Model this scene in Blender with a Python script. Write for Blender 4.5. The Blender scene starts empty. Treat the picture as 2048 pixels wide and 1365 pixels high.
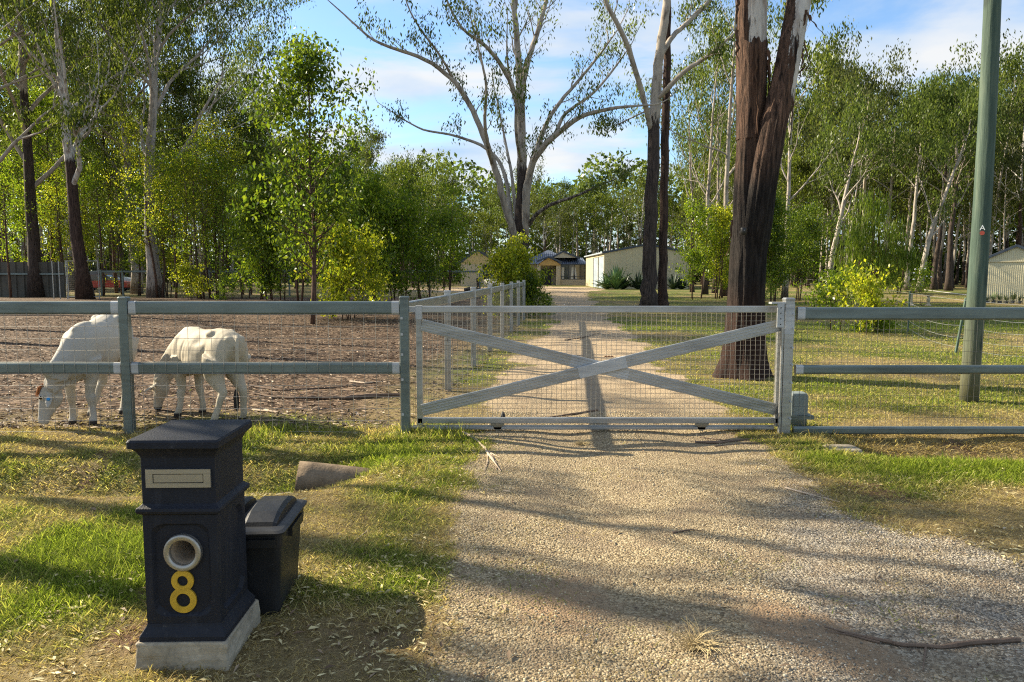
import bpy, bmesh, math, random
import numpy as np
from mathutils import Vector, Matrix
R = math.radians
C = bpy.context.scene.collection
scn = bpy.context.scene

# ------------------------------------------------------------------ camera
F = 1480.0; CAMH = 1.6; TH = math.atan(135.5 / F)
cd = bpy.data.cameras.new('camera'); cam = bpy.data.objects.new('camera', cd); C.objects.link(cam)
cam.location = (0, 0, CAMH); cam.rotation_euler = (R(90) - TH, 0, 0)
cd.sensor_width = 36.0; cd.lens = 36.0 * F / 2048.0; cd.clip_end = 3000; cd.clip_start = 0.05
scn.camera = cam
# ------------------------------------------------------------------ sky
SUN = Vector((-0.92, 0.39, 0)).normalized() * math.cos(R(31)) + Vector((0, 0, math.sin(R(31))))
w = bpy.data.worlds.new('World'); scn.world = w; w.use_nodes = True
nt = w.node_tree; N = nt.nodes; L = nt.links; N.clear()
out = N.new('ShaderNodeOutputWorld'); bg = N.new('ShaderNodeBackground'); L.new(bg.outputs[0], out.inputs[0])
bg.inputs[1].default_value = 0.066
sky = N.new('ShaderNodeTexSky'); sky.sky_type = 'NISHITA'; sky.sun_disc = False
sky.sun_elevation = R(31); sky.sun_rotation = math.atan2(SUN.x, SUN.y); sky.dust_density = 0.6; sky.air_density = 1.0; sky.ozone_density = 1.6
tc = N.new('ShaderNodeTexCoord'); sep = N.new('ShaderNodeSeparateXYZ'); L.new(tc.outputs['Generated'], sep.inputs[0])
def wmath(op, a, b=None):
    m = N.new('ShaderNodeMath'); m.operation = op
    for i, v in enumerate((a, b)):
        if v is None: continue
        if isinstance(v, (int, float)): m.inputs[i].default_value = v
        else: L.new(v, m.inputs[i])
    return m.outputs[0]
zz = wmath('ADD', wmath('MAXIMUM', sep.outputs[2], 0.0), 0.16)
cmb = N.new('ShaderNodeCombineXYZ'); L.new(wmath('DIVIDE', sep.outputs[0], zz), cmb.inputs[0]); L.new(wmath('DIVIDE', sep.outputs[1], zz), cmb.inputs[1])
n1 = N.new('ShaderNodeTexNoise'); n1.inputs['Scale'].default_value = 1.15; n1.inputs['Detail'].default_value = 9; n1.inputs['Roughness'].default_value = 0.56; n1.inputs['Distortion'].default_value = 0.35
mp = N.new('ShaderNodeMapping'); mp.inputs['Location'].default_value = (3.1, 1.7, 0); mp.inputs['Scale'].default_value = (1.0, 1.5, 1)
L.new(cmb.outputs[0], mp.inputs[0]); L.new(mp.outputs[0], n1.inputs['Vector'])
rmp = N.new('ShaderNodeValToRGB'); rmp.color_ramp.elements[0].position = 0.40; rmp.color_ramp.elements[1].position = 0.60
rmp.color_ramp.interpolation = 'EASE'
L.new(n1.outputs[0], rmp.inputs[0])
n2 = N.new('ShaderNodeTexNoise'); n2.inputs['Scale'].default_value = 2.3; n2.inputs['Detail'].default_value = 7
mp2 = N.new('ShaderNodeMapping'); mp2.inputs['Location'].default_value = (9.1, 4.7, 3); L.new(cmb.outputs[0], mp2.inputs[0]); L.new(mp2.outputs[0], n2.inputs['Vector'])
cr = N.new('ShaderNodeValToRGB'); cr.color_ramp.elements[0].position = 0.3; cr.color_ramp.elements[0].color = (3.0, 4.0, 5.3, 1); cr.color_ramp.elements[1].position = 0.62; cr.color_ramp.elements[1].color = (5.3, 5.3, 5.25, 1)
L.new(n2.outputs[0], cr.inputs[0])
mx = N.new('ShaderNodeMix'); mx.data_type = 'RGBA'
mf = wmath('MULTIPLY', rmp.outputs[0], 0.93)
tn = N.new('ShaderNodeMix'); tn.data_type = 'RGBA'; tn.blend_type = 'MULTIPLY'; tn.inputs[0].default_value = 1.0; tn.inputs[7].default_value = (1.05, 1.22, 1.36, 1); L.new(sky.outputs[0], tn.inputs[6])
L.new(mf, mx.inputs[0]); L.new(tn.outputs[2], mx.inputs[6]); L.new(cr.outputs[0], mx.inputs[7])
L.new(mx.outputs[2], bg.inputs[0])
# ------------------------------------------------------------------ sun
sd = bpy.data.lights.new('sun', 'SUN'); sd.energy = 5.0; sd.angle = R(0.55); sd.color = (1.0, 0.875, 0.66)
so = bpy.data.objects.new('sun', sd); C.objects.link(so); so.rotation_euler = (-SUN).to_track_quat('-Z', 'Y').to_euler()
so.location = SUN * 40
scn.view_settings.view_transform = 'Standard'; scn.view_settings.look = 'None'; scn.view_settings.gamma = 1.0
scn.view_settings.exposure = 1.45
scn.cycles.max_bounces = 6; scn.cycles.transparent_max_bounces = 4; scn.cycles.transmission_bounces = 4; scn.cycles.diffuse_bounces = 3; scn.cycles.glossy_bounces = 2
scn.cycles.use_denoising = False
scn.cycles.filter_width = 1.15
scn.cycles.sample_clamp_indirect = 4

# ================================================================== helpers
ct, st = math.cos(TH), math.sin(TH)
def ray(px, py):
    a = (px - 1024) / F; b = (682.5 - py) / F
    return a, ct + b * st, -st + b * ct
def G(px, py, z=0.0):
    a, b, d = ray(px, py); t = (z - CAMH) / d
    return a * t, b * t
def W(px, py, y):
    a, b, d = ray(px, py); t = y / b
    return np.array((a * t, y, CAMH + d * t))

def tag(o, label=None, cat=None, group=None, kind=None):
    if label: o['label'] = label
    if cat: o['category'] = cat
    if group: o['group'] = group
    if kind: o['kind'] = kind
    return o
def thing(name, label, cat, loc=(0, 0, 0), rz=0.0, group=None, sc=1.0):
    o = bpy.data.objects.new(name, None); C.objects.link(o); o.empty_display_size = 0.2
    o.location = loc; o.rotation_euler = (0, 0, rz); o.scale = (sc, sc, sc)
    return tag(o, label, cat, group)
def link(name, me, mat, parent=None):
    o = bpy.data.objects.new(name, me); C.objects.link(o)
    if mat is not None and not me.materials: me.materials.append(mat)
    if parent is not None: o.parent = parent
    return o
def kids(o): return [c for c in bpy.data.objects if c.parent == o]
def dup(root, name=None, loc=None, rz=None, sc=None, label=None, group=None, tree=None):
    r = root.copy(); C.objects.link(r)
    if name: r.name = name
    if loc is not None: r.location = loc
    if rz is not None: r.rotation_euler = (0, 0, rz)
    if sc is not None: r.scale = (sc, sc, sc) if isinstance(sc, (int, float)) else sc
    if label: r['label'] = label
    if group: r['group'] = group
    for ch in (tree if tree is not None else kids(root)):
        c = ch.copy(); C.objects.link(c); c.parent = r
    return r

class MB:
    def __init__(s): s.v = []; s.f = []; s.n = 0; s.a = []
    def add(s, v, f, a=0.0):
        v = np.asarray(v, float).reshape(-1, 3); s.v.append(v)
        for q in f: s.f.append([i + s.n for i in q])
        s.a.append(np.full(len(v), a) if np.isscalar(a) else np.asarray(a, float)); s.n += len(v)
    def box(s, lo, hi, M=None):
        x0, y0, z0 = lo; x1, y1, z1 = hi
        v = np.array([(x0, y0, z0), (x1, y0, z0), (x1, y1, z0), (x0, y1, z0), (x0, y0, z1), (x1, y0, z1), (x1, y1, z1), (x0, y1, z1)], float)
        if M is not None: v = xf(v, M)
        s.add(v, [(0, 3, 2, 1), (4, 5, 6, 7), (0, 1, 5, 4), (1, 2, 6, 5), (2, 3, 7, 6), (3, 0, 4, 7)])
    def rings(s, rs, caps=True, a=None):
        """rs: list of (k,3) arrays, loft"""
        k = len(rs[0]); f = []
        for i in range(len(rs) - 1):
            for j in range(k):
                j2 = (j + 1) % k
                f.append((i * k + j, i * k + j2, (i + 1) * k + j2, (i + 1) * k + j))
        if caps:
            f.append(tuple(range(k))[::-1]); f.append(tuple((len(rs) - 1) * k + j for j in range(k)))
        av = 0.0 if a is None else np.repeat(np.asarray(a, float), k)
        s.add(np.concatenate(rs), f, av)
    def tube(s, P, rad, k=8, a=None, caps=True, flute=None):
        P = np.asarray(P, float); n = len(P); rad = np.broadcast_to(np.asarray(rad, float), (n,))
        T = np.gradient(P, axis=0); T /= np.linalg.norm(T, axis=1)[:, None] + 1e-12
        up = np.array((0, 0, 1.0)) if abs(T[0][2]) < 0.9 else np.array((1.0, 0, 0))
        u = np.cross(T[0], up); u /= np.linalg.norm(u)
        ang = np.arange(k) * 2 * math.pi / k; ca, sa = np.cos(ang)[:, None], np.sin(ang)[:, None]
        rs = []
        for i in range(n):
            u = u - T[i] * np.dot(u, T[i]); u /= np.linalg.norm(u) + 1e-12
            v = np.cross(T[i], u)
            rr = rad[i] if flute is None else (rad[i] * flute(i, ang))[:, None]
            rs.append(P[i] + (ca * u + sa * v) * rr)
        s.rings(rs, caps, a)
    def bar(s, p0, p1, wy, h, r=0.01, k=3):
        """rounded rectangular bar between two points: wy thickness, h height"""
        p0 = np.asarray(p0, float); p1 = np.asarray(p1, float)
        t = p1 - p0; t /= np.linalg.norm(t)
        ref = np.array((0, 0, 1.0)) if abs(t[2]) < 0.9 else np.array((0, 1.0, 0))
        side = np.cross(t, ref); side /= np.linalg.norm(side); up = np.cross(side, t)
        pr = rrect(wy / 2, h / 2, r, k)
        s.rings([p0 + pr[:, :1] * side + pr[:, 1:] * up, p1 + pr[:, :1] * side + pr[:, 1:] * up])
    def build(s, name, mat, parent=None, smooth=False, attr=None):
        me = bpy.data.meshes.new(name)
        me.from_pydata(np.concatenate(s.v).tolist(), [], s.f); me.update()
        if smooth: me.polygons.foreach_set('use_smooth', [True] * len(me.polygons))
        if attr:
            at = me.attributes.new(attr, 'FLOAT', 'POINT'); at.data.foreach_set('value', np.concatenate(s.a).astype(np.float32))
        return link(name, me, mat, parent)
def rrect(a, b, r, k=3):
    p = []
    r = min(r, a * 0.99, b * 0.99)
    for cx, cy, a0 in ((a - r, b - r, 0), (-a + r, b - r, 90), (-a + r, -b + r, 180), (a - r, -b + r, 270)):
        for i in range(k + 1):
            t = R(a0 + 90 * i / k); p.append((cx + r * math.cos(t), cy + r * math.sin(t)))
    return np.array(p)
def xf(v, M):
    v = np.asarray(v, float); M = np.array(M)
    return v @ M[:3, :3].T + M[:3, 3]
def npmesh(name, V, Fa, mat, parent=None, fattr=None, smooth=False, pattr=None):
    """V (n,3), Fa (m,k) uniform polygons"""
    me = bpy.data.meshes.new(name); V = np.asarray(V, np.float32); Fa = np.asarray(Fa, np.int32); m, k = Fa.shape
    me.vertices.add(len(V)); me.vertices.foreach_set('co', V.ravel())
    me.loops.add(m * k); me.loops.foreach_set('vertex_index', Fa.ravel())
    me.polygons.add(m); me.polygons.foreach_set('loop_start', np.arange(0, m * k, k, dtype=np.int32))
    me.update(calc_edges=True)
    if smooth: me.polygons.foreach_set('use_smooth', np.ones(m, bool))
    for nme, arr in (fattr or {}).items():
        at = me.attributes.new(nme, 'FLOAT', 'FACE'); at.data.foreach_set('value', np.asarray(arr, np.float32))
    for nme, arr in (pattr or {}).items():
        at = me.attributes.new(nme, 'FLOAT', 'POINT'); at.data.foreach_set('value', np.asarray(arr, np.float32))
    return link(name, me, mat, parent)

# ---- value noise
def _h(ix, iy, seed):
    n = (ix.astype(np.int64) * 374761393 + iy.astype(np.int64) * 668265263 + seed * 974711) & 0xffffffff
    n = ((n ^ (n >> 13)) * 1274126177) & 0xffffffff
    return ((n ^ (n >> 16)) & 0xffff) / 65535.0
def vn(x, y, sc, seed=0):
    x = np.asarray(x, float) / sc; y = np.asarray(y, float) / sc
    ix, iy = np.floor(x), np.floor(y); fx, fy = x - ix, y - iy
    fx = fx * fx * (3 - 2 * fx); fy = fy * fy * (3 - 2 * fy)
    a, b, c, d = _h(ix, iy, seed), _h(ix + 1, iy, seed), _h(ix, iy + 1, seed), _h(ix + 1, iy + 1, seed)
    return (a * (1 - fx) + b * fx) * (1 - fy) + (c * (1 - fx) + d * fx) * fy
def fbm(x, y, sc, seed=0, o=4):
    t = 0; a = 1; s = 0
    for i in range(o): t = t + a * vn(x, y, sc / 2 ** i, seed + i * 7); s += a; a *= 0.55
    return t / s
def sst(a, b, x): t = np.clip((x - a) / (b - a), 0, 1); return t * t * (3 - 2 * t)

# ================================================================== materials
def newmat(name):
    m = bpy.data.materials.new(name); m.use_nodes = True; m.node_tree.nodes.clear()
    return m, m.node_tree.nodes, m.node_tree.links
class NT:
    def __init__(s, name):
        s.m, s.N, s.L = newmat(name); s.out = s.N.new('ShaderNodeOutputMaterial')
    def n(s, t, **kw):
        x = s.N.new('ShaderNode' + t)
        for k, v in kw.items():
            if k in x.inputs: s.put(x.inputs[k], v)
            else: setattr(x, k, v)
        return x
    def put(s, inp, v):
        if hasattr(v, 'is_output') or isinstance(v, bpy.types.NodeSocket): s.L.new(v, inp)
        else:
            if isinstance(v, tuple) and len(v) == 3 and inp.type == 'RGBA': v = (*v, 1)
            inp.default_value = v
    def noise(s, vec, sc, det=3, rough=0.5, dist=0.0):
        x = s.n('TexNoise'); s.put(x.inputs['Vector'], vec); x.inputs['Scale'].default_value = sc; x.inputs['Detail'].default_value = det
        x.inputs['Roughness'].default_value = rough; x.inputs['Distortion'].default_value = dist; return x.outputs[0]
    def ramp(s, fac, stops, interp='LINEAR'):
        r = s.n('ValToRGB'); s.L.new(fac, r.inputs[0]); e = r.color_ramp.elements; r.color_ramp.interpolation = interp
        while len(e) < len(stops): e.new(0.5)
        for el, (p, c) in zip(e, stops):
            el.position = p; el.color = (c, c, c, 1) if not isinstance(c, tuple) else (*c, 1)
        return r.outputs[0]
    def mix(s, f, a, b, blend='MIX'):
        x = s.n('Mix', data_type='RGBA', blend_type=blend); s.put(x.inputs[0], f); s.put(x.inputs[6], a); s.put(x.inputs[7], b); return x.outputs[2]
    def math(s, op, a, b=0.0):
        x = s.n('Math', operation=op); s.put(x.inputs[0], a); s.put(x.inputs[1], b); return x.outputs[0]
    def attr(s, name): x = s.n('Attribute'); x.attribute_name = name; return x.outputs['Fac']
    def obj(s): return s.n('TexCoord').outputs['Object']
    def pos(s): return s.n('NewGeometry').outputs['Position']
    def scale(s, vec, sc): x = s.n('Mapping'); s.L.new(vec, x.inputs[0]); x.inputs['Scale'].default_value = sc; return x.outputs[0]
    def bump(s, h, st=0.3, d=0.01):
        x = s.n('Bump'); x.inputs['Strength'].default_value = st; x.inputs['Distance'].default_value = d; s.L.new(h, x.inputs['Height']); return x.outputs[0]
    def pbsdf(s, col, rough=0.6, metal=0.0, bump=None, spec=0.5, **kw):
        p = s.n('BsdfPrincipled'); s.put(p.inputs['Base Color'], col); s.put(p.inputs['Roughness'], rough); s.put(p.inputs['Metallic'], metal)
        p.inputs['Specular IOR Level'].default_value = spec
        if bump is not None: s.L.new(bump, p.inputs['Normal'])
        s.L.new(p.outputs[0], s.out.inputs[0]); return s.m

TWIN = None
def simple(name, col, rough=0.6, metal=0.0, var=0.25, sc=6, bumpst=0.15, bsc=60, spec=0.4, stretch=(1, 1, 1)):
    t = NT(name); v = t.scale(t.obj(), stretch)
    n = t.noise(v, sc, 5, 0.6); n2_ = t.noise(v, sc * 9, 3)
    f = t.math('ADD', t.math('MULTIPLY', n, 0.7), t.math('MULTIPLY', n2_, 0.3))
    c = t.ramp(f, [(0.3, tuple(x * (1 - var) for x in col)), (0.7, tuple(min(1, x * (1 + var)) for x in col))])
    r = t.math('ADD', t.math('MULTIPLY', n2_, 0.2), rough - 0.1)
    return t.pbsdf(c, r, metal, t.bump(t.noise(v, bsc, 3), bumpst, 0.004), spec)

def leafmat(name, c0, c1, c2, trans=0.45, tcol=1.8, gloss=0.04):
    t = NT(name); r = t.attr('rnd')
    big = t.noise(t.pos(), 0.7, 2)
    f = t.math('ADD', t.math('MULTIPLY', r, 0.65), t.math('MULTIPLY', big, 0.4))
    c = t.ramp(f, [(0.12, c0), (0.5, c1), (0.88, c2)])
    tr = t.mix(1.0, c, (tcol, tcol * 1.02, tcol * 0.55), 'MULTIPLY')
    d = t.n('BsdfDiffuse'); t.put(d.inputs[0], c); b = t.n('BsdfTranslucent'); t.put(b.inputs[0], tr)
    m1 = t.n('MixShader'); m1.inputs[0].default_value = trans; t.L.new(d.outputs[0], m1.inputs[1]); t.L.new(b.outputs[0], m1.inputs[2])
    g = t.n('BsdfGlossy'); g.inputs['Roughness'].default_value = 0.35; t.put(g.inputs[0], (0.75, 0.8, 0.75))
    lw = t.n('LayerWeight'); lw.inputs[0].default_value = 0.25
    m2 = t.n('MixShader'); t.L.new(t.math('ADD', t.math('MULTIPLY', lw.outputs['Fresnel'], gloss * 2), gloss * 0.4), m2.inputs[0]); t.L.new(m1.outputs[0], m2.inputs[1]); t.L.new(g.outputs[0], m2.inputs[2])
    t.L.new(m2.outputs[0], t.out.inputs[0]); return t.m
M_gum = leafmat('gum_leaves', (0.026, 0.040, 0.010), (0.058, 0.080, 0.017), (0.125, 0.145, 0.034), 0.45, 2.3, 0.016)
M_sap = leafmat('sapling_leaves', (0.038, 0.068, 0.008), (0.085, 0.13, 0.012), (0.19, 0.22, 0.02), 0.55, 2.5, 0.02)
M_yel = leafmat('yellow_leaves', (0.075, 0.10, 0.010), (0.16, 0.19, 0.016), (0.32, 0.30, 0.028), 0.58, 2.3, 0.02)
M_dark = leafmat('dark_leaves', (0.024, 0.046, 0.007), (0.062, 0.098, 0.011), (0.15, 0.18, 0.018), 0.5, 2.4, 0.025)
M_far = leafmat('forest_leaves', (0.030, 0.046, 0.013), (0.060, 0.086, 0.022), (0.115, 0.14, 0.038), 0.45, 2.2, 0.01)
M_far2 = leafmat('yellow_forest_leaves', (0.045, 0.062, 0.013), (0.085, 0.108, 0.020), (0.15, 0.17, 0.035), 0.5, 2.3, 0.01)
M_olive = leafmat('olive_forest_leaves', (0.028, 0.036, 0.014), (0.052, 0.062, 0.022), (0.095, 0.105, 0.038), 0.4, 2.0, 0.01)
M_wat = leafmat('wattle_leaves', (0.042, 0.072, 0.012), (0.085, 0.125, 0.020), (0.15, 0.19, 0.035), 0.5, 2.1, 0.01)

def barkmat(name, rough_c, rough_d, smooth_c, smooth_d, bst=0.9):
    """attribute 'bark': 0 rough stringy bark .. 1 smooth pale bark"""
    t = NT(name); o = t.obj(); b = t.attr('bark')
    st_ = t.scale(o, (9, 9, 0.9)); n = t.noise(st_, 2.2, 8, 0.68, 0.6)
    fine = t.noise(t.scale(o, (26, 26, 3.2)), 2.0, 6, 0.65)
    rc = t.ramp(n, [(0.36, rough_d), (0.60, rough_c), (0.76, tuple(min(1, x * 2.0) for x in rough_c))])
    sn = t.noise(t.scale(o, (3, 3, 1.1)), 1.6, 6, 0.6)
    sc = t.ramp(sn, [(0.34, smooth_d), (0.5, smooth_c), (0.8, tuple(min(0.75, x * 1.25) for x in smooth_c))])
    edge = t.math('ADD', b, t.math('MULTIPLY', t.math('SUBTRACT', n, 0.5), 0.9))
    f = t.ramp(edge, [(0.47, 0.0), (0.53, 1.0)])
    col = t.mix(f, rc, sc)
    if name == 'twin_bark':
        sz = t.n('SeparateXYZ'); t.L.new(o, sz.inputs[0]); zf = t.math('ADD', sz.outputs[2], t.math('MULTIPLY', t.noise(o, 1.5, 4), 2.4))
        blk = t.ramp(n, [(0.36, (0.005, 0.004, 0.004)), (0.6, (0.026, 0.021, 0.018)), (0.8, (0.085, 0.072, 0.064))]); zr_ = t.n('MapRange'); t.L.new(zf, zr_.inputs[0]); zr_.inputs[1].default_value = 3.9; zr_.inputs[2].default_value = 5.4
        col = t.mix(zr_.outputs[0], blk, col)
        zr2_ = t.n('MapRange'); t.L.new(zf, zr2_.inputs[0]); zr2_.inputs[1].default_value = 2.9; zr2_.inputs[2].default_value = 1.7; col = t.mix(t.math('MULTIPLY', zr2_.outputs[0], .45), col, (.055, .022, .013))
    h = t.math('ADD', t.math('MULTIPLY', n, 0.7), t.math('MULTIPLY', fine, 0.5))
    hh = t.math('MULTIPLY', h, t.math('SUBTRACT', 1.15, f))
    return t.pbsdf(col, 0.85, 0.0, t.bump(hh, bst, 0.05), 0.2)
M_bark = barkmat('gum_bark', (0.085, 0.062, 0.050), (0.014, 0.011, 0.010), (0.33, 0.285, 0.235), (0.15, 0.12, 0.095))
M_barkred = barkmat('ironbark', (0.085, 0.052, 0.038), (0.012, 0.007, 0.006), (0.48, 0.45, 0.41), (0.22, 0.17, 0.13))
M_twin = barkmat('twin_bark', (0.145, 0.083, 0.055), (0.014, 0.009, 0.007), (0.46, 0.43, 0.39), (0.26, 0.21, 0.17), 1.0)
M_barkpale = barkmat('pale_bark', (0.20, 0.165, 0.13), (0.07, 0.055, 0.045), (0.34, 0.30, 0.26), (0.16, 0.13, 0.11), 0.5)
M_stem = barkmat('sapling_bark', (0.13, 0.075, 0.05), (0.035, 0.022, 0.016), (0.30, 0.24, 0.18), (0.16, 0.12, 0.09), 0.4)

def steel(name, col, sheen=0.55, rough=0.42):
    t = NT(name); v = t.scale(t.obj(), (0.6, 6, 6))
    n = t.noise(v, 3.0, 6, 0.7); n2_ = t.noise(t.obj(), 1.3, 4, 0.6)
    f = t.math('ADD', t.math('MULTIPLY', n, 0.55), t.math('MULTIPLY', n2_, 0.45))
    c = t.ramp(f, [(0.34, tuple(x * 0.62 for x in col)), (0.5, col), (0.68, tuple(min(1, x * 1.35) for x in col))])
    return t.pbsdf(c, t.math('ADD', t.math('MULTIPLY', n, 0.25), rough - 0.1), sheen, t.bump(n, 0.06, 0.003), 0.5)
M_rail = steel('weathered_galvanised', (0.135, 0.165, 0.16), 0.5, 0.36)
M_gate = steel('galvanised_gate', (0.34, 0.345, 0.335), 0.6, 0.33)
M_zinc = steel('zinc_paint', (0.40, 0.41, 0.41), 0.35, 0.45)
M_wire = simple('wire', (0.29, 0.275, 0.245), 0.45, 0.7, 0.2)
M_wiredark = simple('dark_wire', (0.12, 0.12, 0.105), 0.5, 0.5, 0.2)

# ================================================================== terrain
def drive_edges(y):
    l = np.interp(y, [-30, 2.0, 2.8, 4, 5.5, 7.3, 9, 13, 25, 45, 60, 64, 80, 90], [-1.4, -0.5, -0.28, -0.33, -0.36, -0.30, -0.22, 0.15, 1.35, 2.4, 3.0, -12, -12, 3.6])
    r = np.interp(y, [-30, 2.0, 3.74, 5.1, 6.9, 9.4, 15.5, 25.5, 45, 62, 72, 84, 90], [9, 5.0, 2.75, 2.35, 2.45, 2.35, 2.9, 3.5, 4.7, 6.2, 8.9, 9.0, 3.8])
    return l, r
def drive_sd(x, y):
    """>0 inside"""
    l, r = drive_edges(y); jit = (fbm(x, y, 0.8, 3, 5) - 0.5) * (1.0 + 0.012 * np.abs(y))
    return np.minimum(x - l, r - x) + jit
def side_x(y): return -1.08 + 0.083 * (y - 7.5)
def pad_sd(x, y):
    jit = (fbm(x, y, 1.0, 11) - 0.5) * 0.5
    return np.minimum(np.minimum(side_x(y) - x, y - 7.5), 50 - y) + jit
def hgt(x, y):
    x = np.asarray(x, float); y = np.asarray(y, float)
    c = 5.95 + 0.19 * (x + 1.76)
    c = np.where(x < -1.76, 5.95 + 0.05 * (x + 1.76), c)
    dl = np.exp(-((y - c) / 0.42) ** 2) * 0.26 * sst(-0.95, -1.75, x)
    dr = np.exp(-((y - (6.85 + 0.0 * x)) / 0.38) ** 2) * 0.20 * sst(2.9, 3.5, x)
    mound = 0.0 * np.exp(-((y - 5.9) / 0.9) ** 2) * sst(-1.9, -1.2, x) * sst(-0.2, -0.9, x)
    near = np.exp(-np.maximum(y - 9, 0) / 14)
    ins = sst(-0.1, 0.3, drive_sd(x, y))
    mic = (fbm(x, y, 0.5, 21) - 0.5) * (0.05 - 0.035 * ins) * near
    rut = -0.025 * ins * (np.exp(-((x - 0.55) / 0.28) ** 2) + np.exp(-((x - 1.75) / 0.28) ** 2)) * (np.abs(y - 6) < 12)
    hill = 0.33 * np.exp(-((x + 12.5) / 5) ** 2 - ((y - 34) / 8) ** 2)
    return mound - dl - dr + mic + rut + hill
def cover(x, y):
    """greenness 0..1 of the grass (1 lush) and bare-soil amount"""
    g = fbm(x, y, 1.5, 31); g2 = fbm(x, y, 0.35, 37, 3)
    green = 0.36 + (g - 0.5) * 1.7 + (g2 - 0.5) * 0.7
    def spot(cx, cy, rx, ry): return np.exp(-((x - cx) / rx) ** 2 - ((y - cy) / ry) ** 2)
    green = green + 0.75 * spot(-2.1, 3.8, 0.8, 0.65) + 0.45 * spot(-2.6, 4.5, 1.5, 0.5) + 0.9 * spot(4.2, 5.9, 1.1, 0.42) + 0.08 * spot(-2, 6.9, 2.5, 0.4) + 0.35 * spot(-0.75, 6.5, .6, .5) + 0.4 * spot(-0.62, 3.7, 0.25, 0.4)
    green = green - 0.5 * spot(-2.7, 5.5, 1.1, 0.35) - 0.4 * spot(-0.7, 3.0, 0.6, 0.5) - 0.35 * spot(3.0, 4.9, 0.9, 0.9) - 0.5 * spot(-1.6, 3.0, 0.5, 0.25)
    lawn = sst(7.4, 9, y) * (x > 1.8)
    green = green * (1 - lawn) + lawn * (0.52 + (fbm(x, y, 3.2, 41) - 0.5) * 1.3 + (g2 - .5) * .5)
    soil = sst(0.60, 0.78, fbm(x, y, 0.9, 51)) * 0.7 + 0.85 * spot(-2.75, 5.5, 1.0, 0.3) + 0.45 * np.exp(-((y - 7.25) / .12) ** 2) * (x < -1) + 0.9 * spot(-1.62, 3.15, 0.3, 0.22) + 0.5 * spot(-0.6, 3.1, 0.5, 0.5)
    soil = soil * (1 - 0.8 * lawn) + 0.45 * sst(.15, -.15, np.abs(drive_sd(x, y)))
    return np.clip(green, 0, 1), np.clip(soil, 0, 1)

def axis(lo, hi, fine, f0, f1, g):
    a = [f0]
    while a[-1] < f1: a.append(a[-1] + fine)
    s = fine
    while a[-1] < hi: s *= g; a.append(a[-1] + s)
    s = fine; b = [f0]
    while b[-1] > lo: s *= g; b.append(b[-1] - s)
    return np.array(b[:0:-1] + a)
gx = axis(-420, 420, 0.05, -4.5, 4.5, 1.035); gy = axis(-60, 900, 0.05, 2.0, 8.5, 1.03)
X, Y = np.meshgrid(gx, gy); Z = hgt(X, Y)
nx, ny = len(gx), len(gy)
GV = np.stack([X.ravel(), Y.ravel(), Z.ravel()], 1)
gr, soil = cover(X, Y); dsd = drive_sd(X, Y); psd = pad_sd(X, Y)
I = np.arange(nx * ny).reshape(ny, nx)
Q = np.stack([I[:-1, :-1], I[:-1, 1:], I[1:, 1:], I[1:, :-1]], -1).reshape(-1, 4)
cxm = GV[Q].mean(1); dq = drive_sd(cxm[:, 0], cxm[:, 1]) > 0; pq = (pad_sd(cxm[:, 0], cxm[:, 1]) > 0) & ~dq

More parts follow.
